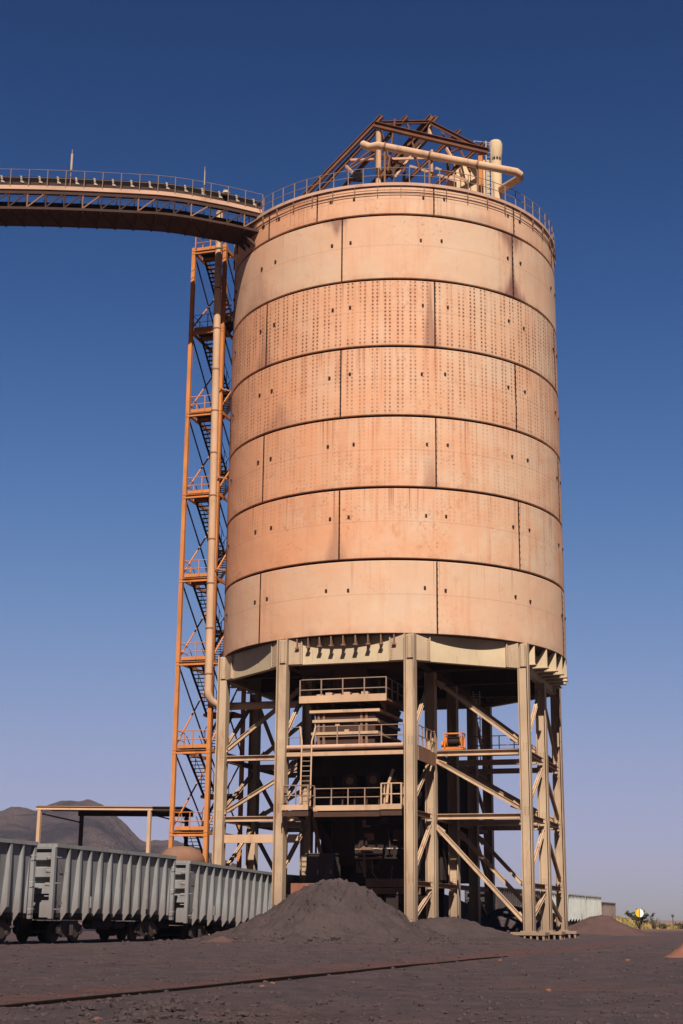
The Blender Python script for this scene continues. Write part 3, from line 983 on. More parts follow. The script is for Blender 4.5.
# winch
wl = W(-5.4, 5.45, 11.44)
win = thing('cable_winch', 'orange cable winch with dark drum beside the inner column', 'winch', wl)
b = MB()
for du in (-0.38, 0.38):
    b.boxm(wl + U * du + Z * 0.09, U * 0.05, V * 0.66, Z * 0.09)
for dv in (-0.6, 0.6):
    b.boxm(wl + V * dv + Z * 0.09, U * 0.45, V * 0.06, Z * 0.09)
b.build('skid', 'winch_orange', win)
for dv in (-0.42, 0.50):
    ang = [2 * math.pi * k / 20 for k in range(20)]
    MB().prism([wl + V * dv + U * 0.40 * math.cos(a) + Z * (0.58 + 0.40 * math.sin(a)) for a in ang], V, 0.08).build('drum_flange', 'winch_orange', win)
MB().tube([wl + V * -0.40 + Z * 0.58, wl + V * 0.48 + Z * 0.58], 0.27, 20).build('drum', 'near_black', win)
b = MB()
for dv in (-0.50, 0.60):
    b.bar(wl + V * dv - U * 0.45 + Z * 0.15, wl + V * dv - U * 0.45 + Z * 1.05, 0.08)
    b.bar(wl + V * dv + U * 0.45 + Z * 0.15, wl + V * dv + U * 0.45 + Z * 1.05, 0.08)
    b.bar(wl + V * dv - U * 0.5 + Z * 1.05, wl + V * dv + U * 0.5 + Z * 1.05, 0.08)
b.bar(wl + V * -0.52 - U * 0.45 + Z * 1.02, wl + V * 0.62 - U * 0.45 + Z * 1.02, 0.09)
b.build('guard_frame', 'winch_orange', win)
MB().tube([wl - V * 0.80 + Z * 0.4, wl - V * 0.48 + Z * 0.4], 0.2, 14).build('motor', 'winch_orange', win)

# caged ladder behind the winch
cl = thing('caged_ladder', 'pale caged ladder rising in the gloom behind the orange winch', 'ladder', W(0.8, 5.6, 11.4))
for v in (5.35, 5.8):
    MB().tube([W(0.8, v, 11.4), W(0.8, v, 16.1)], 0.035, 6).build('ladder_rail', 'galvanised', cl)
for k in range(14):
    MB().tube([W(0.8, 5.35, 11.7 + 0.32 * k), W(0.8, 5.8, 11.7 + 0.32 * k)], 0.02, 6).build('rung', 'galvanised', cl)
for k in range(4):
    MB().tube([W(0.8 - 0.55 * math.sin(math.pi * q / 10), 5.575 - 0.42 * math.cos(math.pi * q / 10), 13.4 + 0.75 * k) for q in range(11)], 0.022, 6).build('cage_hoop', 'galvanised', cl)

# cabinet and block at the foot
cb = W(-7.0, -3.3, 0)
cab = thing('control_cabinet', 'grey steel control cabinet in the shade beside the left front column', 'cabinet', cb)
zc0, zc1 = zat(300, 882, 94), zat(300, 854, 94)
MB().boxw(-7.0, -5.6, -3.75, -1.95, zc0 - 0.8, zc1).build('housing', 'cabinet_grey', cab)
for va, vb in ((-3.70, -2.87), (-2.83, -2.0)):
    d = MB().boxw(-7.04, -7.0, va, vb, zc0 - 0.4, zc1 - 0.08).build('door', 'cabinet_grey', cab)
    MB().boxw(-7.08, -7.04, vb - 0.12, vb - 0.07, zc0 + 0.5, zc0 + 0.75).build('handle', 'galvanised', d)
MB().boxw(-7.1, -5.5, -3.8, -1.9, zc1, zc1 + 0.06).build('lid', 'cabinet_grey', cab)
blk = MB()
blk.boxw(-10.4, -9.2, -3.55, -1.5, -0.3, zat(290, 883, 90.5))
tag(blk.build('concrete_block', 'concrete_red'), 'reddish concrete plinth block between the left front column and the ore pile', 'block')
# ore bin lying between
MB()

# ------------------------------------------------------------------ stair tower
v0, v1, u0, u1 = -13.55, -11.1, -5.83, 0.2
tow = thing('stair_tower', 'tall narrow orange steel stair tower standing left of the silo', 'stair tower', W((u0 + u1) / 2, (v0 + v1) / 2, 0))
base = W(u0, v0, 0)
FZ = [zat(170 + (845 - y) * 0.042, y, base.y) for y in (830, 748, 660, 577, 493.5, 412, 330, 250)]
for (u, v) in ((u0, v0), (u0, v1), (u1, v0), (u1, v1)):
    MB().bar(W(u, v, -0.2), W(u, v, FZ[-1] + 0.12), 0.26).build('corner_post', 'tower_orange', tow)
zprev = 0.0
for k, z in enumerate(FZ):
    zmid = (z + zprev) / 2
    b = MB()
    b.boxw(u0 + 0.15, u0 + 1.45, v0 + 0.14, v1 - 0.14, z - 0.05, z)
    b.build('landing', 'near_black', tow)
    b = MB()
    b.boxw(u1 - 1.35, u1 - 0.15, v0 + 0.14, v1 - 0.14, zmid - 0.05, zmid)
    b.build('landing', 'near_black', tow)
    b = MB()
    b.ibeam(W(u0 - 0.05, v0 - 0.13, z - 0.28), W(u0 - 0.05, v1 + 0.13, z - 0.28), 0.2, 0.26, 0.03)
    b.bar(W(u0 + 0.22, v0 + 0.13, z + 0.10), W(u0 + 0.22, v1 - 0.13, z + 0.10), 0.03, 0.28)
    b.bar(W(u0 + 1.45, v0, z - 0.15), W(u0 + 1.45, v1, z - 0.15), 0.1, 0.2)
    b.bar(W(u0, v0, z - 0.16), W(u1, v0, z - 0.16), 0.12, 0.22)
    b.bar(W(u0, v1, z - 0.16), W(u1, v1, z - 0.16), 0.12, 0.22)
    b.build('floor_frame', 'tower_orange', tow)
    b = MB()
    b.bar(W(u1, v0, zmid - 0.16), W(u1, v1, zmid - 0.16), 0.12, 0.22)
    b.bar(W(u1 - 1.35, v0, zmid - 0.16), W(u1 - 1.35, v1, zmid - 0.16), 0.1, 0.2)
    b.bar(W(u1 - 1.35, v0 + 0.05, zmid - 0.16), W(u1, v0 + 0.05, zmid - 0.16), 0.1, 0.2)
    b.bar(W(u1 - 1.35, v1 - 0.05, zmid - 0.16), W(u1, v1 - 0.05, zmid - 0.16), 0.1, 0.2)
    b.build('landing_frame', 'tower_orange', tow)
    # two flights: down and away, then back
    for lane, (za, zb, ua, ub) in enumerate(((z, zmid, u0 + 1.4, u1 - 1.3), (zmid, zprev, u1 - 1.3, u0 + 1.4))):
        va, vb = ((v0 + 0.2, v0 + 1.12), (v1 - 1.12, v1 - 0.2))[lane]
        b = MB()
        for v in (va, vb):
            b.bar(W(ua, v, za - 0.08), W(ub, v, zb - 0.08), 0.05, 0.24)
        n = max(8, int(abs(za - zb) / 0.22))
        for q in range(1, n):
            f = q / n
            uu = ua + (ub - ua) * f
            b.boxm(W(uu, (va + vb) / 2, za + (zb - za) * f), U * 0.10, V * (vb - va) / 2, Z * 0.02)
        for v in (va, vb):
            b.tube([W(ua, v, za + 0.95), W(ub, v, zb + 0.95)], 0.024, 6)
            for f in (0.15, 0.5, 0.85):
                p = W(ua + (ub - ua) * f, v, za + (zb - za) * f)
                b.bar(p, p + Z * 0.95, 0.04)
        b.build('stair_flight', 'near_black' if lane == 0 else 'dark_rust', tow)
    railing([W(u0 + 1.4, v0 + 0.05, z), W(u0 + 0.1, v0 + 0.05, z), W(u0 + 0.1, v1 - 0.05, z)], tow, 'tower_orange', 1.15, 1.1, 0.028)
    if k:
        for v in (v0, v1):
            MB().bar(W(u0, v, z - 0.25), W(u1, v, zprev + 0.05), 0.08).build('cross_brace', 'dark_rust', tow)
            MB().bar(W(u1, v, z - 0.25), W(u0, v, zprev + 0.05), 0.08).build('cross_brace', 'tower_orange', tow)
    if k in (1, 3, 5, 7):
        MB().bar(W(u1 - 1, v1, z - 0.2), W(u1 - 1, -10.4, z - 0.2), 0.15).build('wall_tie', 'tower_orange', tow)
    zprev = z

# ------------------------------------------------------------------ down pipe
PD = 96.95
pt = at(219.0, 232, PD); pm = at(208.0, 690, PD)
zel = zat(212, 704, PD)
pipe = thing('dust_downpipe', 'long vertical beige dust pipe beside the orange stair tower', 'pipe', (pm.x, pm.y, zel))
b = MB()
ex = [Vector((pm.x, PD, zel + 0.9))]
for k in range(1, 9):
    a = math.pi / 2 * k / 8
    ex.append(Vector((pm.x, PD, zel + 0.9)) + Vector((0.9 * (1 - math.cos(a)) * 0.78, 0.62 * 0.9 * (1 - math.cos(a)), -0.9 * math.sin(a))))
end = ex[-1] + Vector((0.7, 0.55, 0.0))
end2 = end + V * 5.0
b.tube([Vector((pt.x, PD, pt.z + 1.6))] + ex + [end, end2], 0.255, 20)
pb = b.build('pipe_body', 'pipe_beige', pipe)
zz = zel + 2.0
while zz < pt.z:
    f = (zz - zel) / (pt.z - zel)
    MB().tube([Vector((pm.x + (pt.x - pm.x) * f, PD, zz - 0.05)), Vector((pm.x + (pt.x - pm.x) * f, PD, zz + 0.05))], 0.275, 20).build('pipe_clamp', 'beam_brown', pipe)
    zz += 3.1
b = MB()
for f in (0.08, 0.27, 0.46, 0.65, 0.84):
    x = pm.x + (pt.x - pm.x) * f
    z = zel + (pt.z - zel) * f
    MB().bar(Vector((x + 0.3, PD + 0.1, z)), Vector((x + 0.9, 97.6, z)), 0.09).build('support_arm', 'tower_orange', pipe)

# ------------------------------------------------------------------ conveyor gallery
CV = [(-230, 192), (-120, 187.5), (-60, 187), (0, 187.5), (40, 188.2), (80, 189.6), (130, 192), (165, 194), (190, 197.5), (230, 205), (262, 212.5)]


def conv(px):
    for a, c_ in zip(CV, CV[1:]):
        if a[0] <= px <= c_[0]:
            py = a[1] + (c_[1] - a[1]) * (px - a[0]) / (c_[0] - a[0])
    d = 93.0
    for _ in range(12):
        p = at(px, py, d)
        d = 93.0 - 0.31 * (-9.4 - p.x)
    return at(px, py, d)


ends = [conv(-230), conv(262)]
L = (ends[1] - ends[0]).xy.length
gal = thing('conveyor_gallery', 'brown trussed conveyor bridge reaching the silo top from the left', 'conveyor', (ends[1].x, ends[1].y, 0))
NB = 26
samples = [conv(-230 + 492 * i / 400) for i in range(401)]


def at_len(s):
    best = min(samples, key=lambda p: abs((p - ends[0]).xy.length - s))
    return best.copy()


gp = [at_len(L * i / NB) for i in range(NB + 1)]
gdir = (ends[1] - ends[0]); gdir.z = 0; gdir.normalize()
gs = Vector((gdir.y, -gdir.x, 0))        # towards the camera side
GW = 2.5
HT = 1.5
far_side = [p - gs * GW for p in gp]
for path in (gp, far_side):
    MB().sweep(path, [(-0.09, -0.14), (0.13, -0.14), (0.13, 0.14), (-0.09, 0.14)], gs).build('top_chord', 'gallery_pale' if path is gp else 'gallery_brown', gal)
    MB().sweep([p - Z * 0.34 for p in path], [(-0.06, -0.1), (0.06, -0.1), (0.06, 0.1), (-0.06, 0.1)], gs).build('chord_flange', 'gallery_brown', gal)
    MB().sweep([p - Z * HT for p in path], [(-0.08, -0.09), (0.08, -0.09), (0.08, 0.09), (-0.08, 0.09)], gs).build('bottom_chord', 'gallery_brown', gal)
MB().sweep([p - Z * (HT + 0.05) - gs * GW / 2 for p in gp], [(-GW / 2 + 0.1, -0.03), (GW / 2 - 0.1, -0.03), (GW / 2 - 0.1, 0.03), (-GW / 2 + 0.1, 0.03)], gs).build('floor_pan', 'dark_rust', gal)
for i in range(NB + 1):
    if i < 4:
        continue
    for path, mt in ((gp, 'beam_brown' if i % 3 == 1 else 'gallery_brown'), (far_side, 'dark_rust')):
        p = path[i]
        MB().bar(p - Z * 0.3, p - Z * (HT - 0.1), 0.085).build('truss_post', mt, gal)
        if i < NB:
            q = path[i + 1]
            a, c_ = (p - Z * (HT - 0.1), q - Z * 0.3)
            MB().bar(a, c_, 0.085).build('truss_diagonal', mt, gal)
            if path is far_side:
                MB().bar(p - Z * 0.3, q - Z * (HT - 0.1), 0.085).build('truss_diagonal', mt, gal)
    p = gp[i] - Z * (HT + 0.12)
    MB().bar(p, p - gs * GW, 0.12, 0.16).build('cross_member', 'gallery_brown', gal)
    if i < NB:
        q = gp[i + 1] - Z * (HT + 0.10)
        MB().bar(p, q - gs * GW, 0.07, 0.06).build('wind_brace', 'gallery_brown', gal)
for lev, wd in ((0.98, 0.72), (0.42, 0.6)):
    MB().sweep([p + Z * lev - gs * 1.25 for p in gp], [(-wd, 0.14), (-wd * 0.5, -0.08), (wd * 0.5, -0.08), (wd, 0.14), (wd, 0.0), (wd * 0.5, -0.16), (-wd * 0.5, -0.16), (-wd, 0.0)], gs).build('belt', 'black_rubber', gal)
MB().sweep([p + Z * 0.52 - gs * 0.42 for p in gp], [(-0.05, -0.12), (0.05, -0.12), (0.05, 0.12), (-0.05, 0.12)], gs).build('stringer', 'gallery_brown', gal)
MB().sweep([p + Z * 0.80 - gs * 0.47 for p in gp], [(-0.02, -0.16), (0.02, -0.16), (0.02, 0.16), (-0.02, 0.16)], gs).build('belt_skirt', 'black_rubber', gal)
MB().sweep([p + Z * 0.20 - gs * 0.2 for p in gp], [(-0.3, -0.02), (0.25, -0.02), (0.25, 0.02), (-0.3, 0.02)], gs).build('walkway_grating', 'dark_rust', gal)
NI = 26
for i in range(NI):
    p = at_len(L * (i + 0.6) / NI)
    b = MB()
    c0 = p - gs * 0.36
    b.prism([c0 + Z * 0.58 - gdir * 0.04, c0 + Z * 0.58 + gdir * 0.20, c0 + Z * 0.64 + gdir * 0.20, c0 + Z * 0.72 + gdir * 0.07, c0 + Z * 0.98 + gdir * 0.04, c0 + Z * 1.07 + gdir * 0.01, c0 + Z * 1.07 - gdir * 0.12, c0 + Z * 0.97 - gdir * 0.08], gs, 0.07)
    b.tube([c0 + Z * 0.95 - gs * 0.1, c0 + Z * 0.80 - gs * 0.55], 0.06, 8)
    b.tube([c0 + Z * 0.80 - gs * 0.6, c0 + Z * 0.80 - gs * 1.2], 0.06, 8)
    b.tube([c0 + Z * 0.80 - gs * 1.25, c0 + Z * 0.95 - gs * 1.7], 0.06, 8)
    b.build('idler_frame', 'idler_pale', gal)
railing([p + gs * 0.16 + Z * 0.1 for p in gp[2:]], gal, 'rail_steel', 1.2, 1.9, 0.02)
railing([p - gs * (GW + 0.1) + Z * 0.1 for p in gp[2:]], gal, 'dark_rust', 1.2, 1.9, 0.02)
# dark bearing frame where the gallery lands behind the rim
hd = gp[-1]
b = MB()
for k in (0.4, 1.2, 2.0):
    b.bar(hd - Z * (HT + 0.1) - gs * k - gdir * 1.2, hd - Z * (HT + 1.7) - gs * k + gdir * 0.6, 0.16)
b.build('landing_bracket', 'dark_rust', gal)
for px, tall, white in ((70, 2.9, 1.45), (204, 2.5, 1.3)):
    p = conv(px) - gs * 0.15
    lp = MB().tube([p + Z * 0.2, p + Z * (tall + 0.15)], 0.035, 6).build('lamp_pole', 'rail_steel', gal)
    MB().tube([p + Z * (tall - white) + gs * 0.07, p + Z * (tall - 0.2) + gs * 0.07], 0.075 if px < 100 else 0.04, 8).build('lamp_tube', 'idler_pale', lp)
p = conv(226) - gs * 0.2
MB().tube([p + Z * 0.9, p + Z * 1.15], [0.28, 0.2], 12).build('lamp_head', 'idler_pale', gal)

# ------------------------------------------------------------------ roof top frame, vent and pipe
rf = thing('roof_frame', 'rusty open steel frame of slanting rafters on top of the silo', 'steel frame', (O.x, 94, Z_TOP))


def rbeam(name, a, c_, w, h, mat='roof_rust', kind='i'):
    b = MB()
    (b.ibeam if kind == 'i' else b.bar)(at(*a), at(*c_), w, h)
    return b.build(name, mat, rf)


def rafter(top, low_, w, h):
    """a rafter carried on past the visible end down to the roof"""
    a, c_ = at(*top), at(*low_)
    d = c_ - a
    k = (Z_TOP + 0.45 - a.z) / d.z
    b = MB(); b.ibeam(a, a + d * k, w * 0.85, h * 0.85, 0.04)
    b.build('rafter', 'roof_rust', rf)


ZR = Z_TOP + 0.3
p = at(378.5, 125, 92.5)
MB().tube([Vector((p.x, p.y, ZR)), p], 0.20, 12).build('post', 'pipe_beige', rf)
p = at(480.5, 148, 92.0)
MB().bar(Vector((p.x, p.y, ZR)), p, 0.28).build('post', 'tower_orange', rf)
p = at(430, 122, 95.5)
MB().tube([Vector((p.x, p.y, p.z - 1.35)), p], 0.18, 12).build('short_post', 'pipe_beige', rf)
p = at(448, 160, 95)
MB().bar(Vector((p.x, p.y, ZR)), p, 0.2).build('post', 'roof_rust', rf)
p = at(404, 150, 97)
MB().bar(Vector((p.x, p.y, ZR)), p, 0.2).build('post', 'roof_rust', rf)
rbeam('front_beam', (374, 124.5, 92.3), (488, 151.5, 91.8), 0.32, 0.42)
rbeam('ridge_beam', (376, 123, 92.8), (431, 122, 95.4), 0.2, 0.24)
rbeam('rear_beam', (431, 123, 95.2), (482, 149, 92.8), 0.22, 0.3)
rafter((382, 116, 92.6), (316, 184, 93.4), 0.28, 0.36)
rafter((377, 130, 92.9), (326, 184, 93.6), 0.24, 0.30)
rafter((407, 116, 94.0), (352, 178, 94.4), 0.22, 0.30)
rafter((432, 116, 95.3), (384, 172, 95.2), 0.34, 0.46)
rafter((437, 116.5, 95.9), (392, 170, 95.8), 0.22, 0.3)
rafter((460, 130, 94.2), (412, 176, 94.4), 0.22, 0.28)
rafter((484, 143, 92.6), (440, 182, 93.2), 0.24, 0.28)
for a, c_ in (((350, 160, 93.2), (434, 158, 95.3)), ((346, 166, 93.3), (358, 178, 92)), ((420, 144, 95), (395, 177, 95)), ((445, 146, 94.5), (456, 165, 93.5)), ((436, 168, 94), (468, 181, 92.4)),
              ((410, 166, 95), (448, 178, 93)), ((381, 131, 92.7), (391, 170, 95)), ((432, 150, 95.5), (432, 178, 95.5))):
    rbeam('strut', a, c_, 0.14, 0.16, 'gallery_pale', 'bar')
for a, c_ in (((395, 119, 93.6), (388, 171, 93.2)), ((407, 123, 94.2), (420, 172, 94.6)), ((440, 127, 95.3), (462, 176, 94.2)), ((468, 144, 93.4), (436, 160, 95.2)), ((390, 136, 92.9), (350, 166, 93.3)),
              ((455, 138, 94.3), (470, 172, 93.2)), ((398, 132, 93.2), (431, 141, 95.4)), ((372, 150, 93), (404, 166, 94)), ((345, 172, 93.3), (378, 152, 93))):
    rbeam('strut', a, c_, 0.10, 0.12, 'roof_rust', 'bar')
MB().ibeam(at(424, 137, 95.2), at(388, 176, 95.2), 0.5, 0.7, 0.05).build('chute_beam', 'dark_rust', rf)

b = MB()
e0 = at(371, 147, 91.2)
pts = [e0 + Vector((-0.55, 0.75, 0.62)), e0 + Vector((-0.35, 0.40, 0.32)), e0 + Vector((-0.05, 0.1, 0.04)), at(378, 145.5, 91.0), at(516, 172.0, 90.6), at(519.5, 174.5, 90.7), at(520, 178, 91.1), at(500, 190, 94.5)]
b.tube(pts, 0.275, 18)
pp = thing('roof_dust_pipe', 'fat beige pipe lying across the front of the silo roof frame', 'pipe', at(378, 150, 91))
b.build('pipe_body', 'pipe_beige', pp)
for px in (385, 430, 478):
    f = (px - 378) / (516 - 378)
    c0 = at(378, 145.5, 91.0).lerp(at(516, 172.0, 90.6), f)
    dd = (at(516, 172.0, 90.6) - at(378, 145.5, 91.0)).normalized()
    MB().tube([c0 - dd * 0.06, c0 + dd * 0.06], 0.305, 18).build('flange', 'beam_brown', pp)
    MB().bar(c0 - Z * 0.3, Vector((c0.x, c0.y + 0.4, Z_TOP + 0.2)), 0.12).build('support_leg', 'beam_brown', pp)

vb = at(496.5, 192, 94.5)
vt = at(496.5, 141, 94.5)
ve = thing('roof_vent', 'cream vent stack with domed cap at the right of the silo roof', 'vent', (vb.x, vb.y, Z_TOP))
MB().lathe([(0.40, Z_TOP + 0.1), (0.40, vt.z - 1.3), (0.0, vt.z - 1.3)], (vb.x, vb.y, 0), 24).build('stack', 'vent_cream', ve)
MB().lathe([(0.0, vt.z - 1.36), (0.41, vt.z - 1.35), (0.47, vt.z - 0.95), (0.49, vt.z - 0.3), (0.40, vt.z - 0.08), (0.2, vt.z), (0.0, vt.z + 0.02)], (vb.x, vb.y, 0), 24).build('cap', 'vent_cream', ve)
b = MB()
for k in range(4):
    a = R(-50 + 30 * k)
    n = Vector((math.sin(a), -math.cos(a), 0)); tg = Vector((math.cos(a), math.sin(a), 0))
    b.boxm(Vector((vb.x, vb.y, vt.z - 1.55)) + n * 0.40, n * 0.02, tg * 0.075, Z * 0.11)
b.build('vent_slots', 'lug_dark', ve)

fb = thing('filter_box', 'pale panelled filter housing among the roof beams beside the vent', 'filter unit', (at(465, 180, 94.5).x, 94.5, Z_TOP))
p0, p1 = at(448, 190, 94.6), at(489, 162, 94.6)
MB().box((p0.x + 0.6, 94.3, Z_TOP + 0.2), (p1.x, 96.2, p1.z)).build('housing', 'vent_cream', fb)
q = at(450, 186, 94.2)
MB().prism([Vector((p0.x - 0.3, 94.6, p1.z - 2.4)), Vector((p0.x + 0.58, 94.6, p1.z - 0.1)), Vector((p0.x + 0.58, 94.6, p1.z - 2.6))], Vector((0, 1, 0)), 1.2).build('inlet_hood', 'gallery_pale', fb)
for k in range(3):
    x = p0.x + 0.85 + k * 0.7
    MB().box((x, 94.25, Z_TOP + 0.5), (x + 0.08, 94.3, p1.z - 0.1)).build('panel_rib', 'beam_brown', fb)
lr = thing('roof_ladder', 'thin pale ladder with hoops standing between filter box and vent', 'ladder', (at(487, 180, 94).x, 94, Z_TOP))
zt = zat(487, 141, 94.0)
x0 = at(486, 150, 94.0).x; x1 = at(491, 150, 94.0).x
for x in (x0, x1):
    MB().tube([(x, 94.0, Z_TOP + 0.2), (x, 94.0, zt)], 0.045, 6).build('ladder_rail', 'galvanised', lr)
k = Z_TOP + 0.5
while k < zt:
    MB().tube([(x0, 94.0, k), (x1, 94.0, k)], 0.022, 6).build('rung', 'galvanised', lr)
    k += 0.34
b = MB()
b.tube([at(474, 141, 94.5), at(492, 143, 94.0)], 0.03, 6)
b.tube([at(474, 141, 94.5), at(474.5, 148, 94.5)], 0.03, 6)
b.build('top_rail', 'galvanised', lr)
p = at(357.5, 178.3, 88.5)
fl = thing('floodlight', 'dark square floodlight clamped to the silo rim railing', 'floodlight', p)
MB().boxm(p + Z * 0.1, Vector((0.33, 0.04, 0)), Vector((-0.03, 0.18, 0)), Z * 0.27).build('lamp_body', 'lamp_dark', fl)
MB().boxm(p + Z * 0.1 - Vector((0, 0.20, 0)), Vector((0.28, 0.04, 0)), Vector((0, 0.012, 0)), Z * 0.22).build('lens', 'black_rubber', fl)
MB().bar(p - Z * 0.15, p - Z * 0.30, 0.06).build('bracket', 'rail_steel', fl)

# ------------------------------------------------------------------ tank and shelter
tp = at(182, 850, 94.3)
tk = thing('domed_tank', 'round rusty tank with domed top behind the third wagon', 'tank', (tp.x, 94.3, 0))
zt = zat(182, 846, 94.3)
MB().lathe([(1.42, -0.3), (1.42, zt - 0.85)], (tp.x, 94.3, 0), 40).build('shell', 'tank_rust', tk)
MB().lathe([(1.46, zt - 0.95), (1.46, zt - 0.82), (1.35, zt - 0.55), (1.05, zt - 0.25), (0.6, zt - 0.06), (0, zt)], (tp.x, 94.3, 0), 40).build('dome', 'tank_rust', tk)
MB().lathe([(1.43, zt - 1.12), (1.52, zt - 1.12), (1.52, zt - 0.96), (1.43, zt - 0.96)], (tp.x, 94.3, 0), 40, closed=True).build('rim_band', 'beam_brown', tk)

sh_d = 112.0
sh = thing('open_shelter', 'light open-sided steel shelter with flat roof behind the wagons', 'shelter', (at(95, 850, sh_d).x, sh_d, 0))
a, c_ = at(40, 808.5, sh_d), at(150, 808.5, sh_d)
a2, c2 = at(82, 813, sh_d + 5.5), at(187, 812, sh_d + 5.5)
zr = a.z
for q, mt in ((a, 'pipe_beige'), (c_, 'pipe_beige'), (a2, 'dark_rust'), (c2, 'dark_rust')):
    MB().bar((q.x, q.y, -0.2), (q.x, q.y, zr - 0.1), 0.25).build('post', mt, sh)
MB().ibeam((a.x - 0.3, a.y, zr + 0.05), (c_.x + 0.2, c_.y, zr + 0.05), 0.24, 0.28, 0.03).build('roof_beam', 'pipe_beige', sh)
MB().ibeam((c_.x + 0.2, c_.y, zr + 0.05), (c2.x + 0.6, c_.y, zr + 0.05), 0.3, 0.3, 0.04).build('roof_beam', 'dark_rust', sh)
MB().ibeam((a2.x - 0.3, a2.y, zr), (c2.x + 0.5, a2.y, zr), 0.3, 0.36, 0.04).build('roof_beam', 'dark_rust', sh)
b = MB()
n = 70
x0, x1 = a.x - 0.3, c2.x + 0.6
for k in range(n):
    xa = x0 + (x1 - x0) * k / n; xb = x0 + (x1 - x0) * (k + 0.5) / n; xc = x0 + (x1 - x0) * (k + 1) / n
    for (q, r_, h0, h1) in ((xa, xb, 0, 0.06), (xb, xc, 0.06, 0)):
        b.add([(q, a.y + 0.25, zr + 0.19 + h0), (r_, a.y + 0.25, zr + 0.19 + h1), (r_, a2.y + 0.5, zr + 0.19 + h1), (q, a2.y + 0.5, zr + 0.19 + h0)], [(0, 1, 2, 3)])
b.build('roof_sheet', 'dark_rust', sh)
for (q, w_) in ((a, a2), (c_, c2)):
    MB().bar((q.x, q.y, zr - 0.35), (w_.x, w_.y, zr - 0.7), 0.09).build('side_tie', 'dark_rust', sh)

# ------------------------------------------------------------------ wagons
TR = Vector((0.29, 0.957, 0)).normalized()
TN = Vector((TR.y, -TR.x, 0))


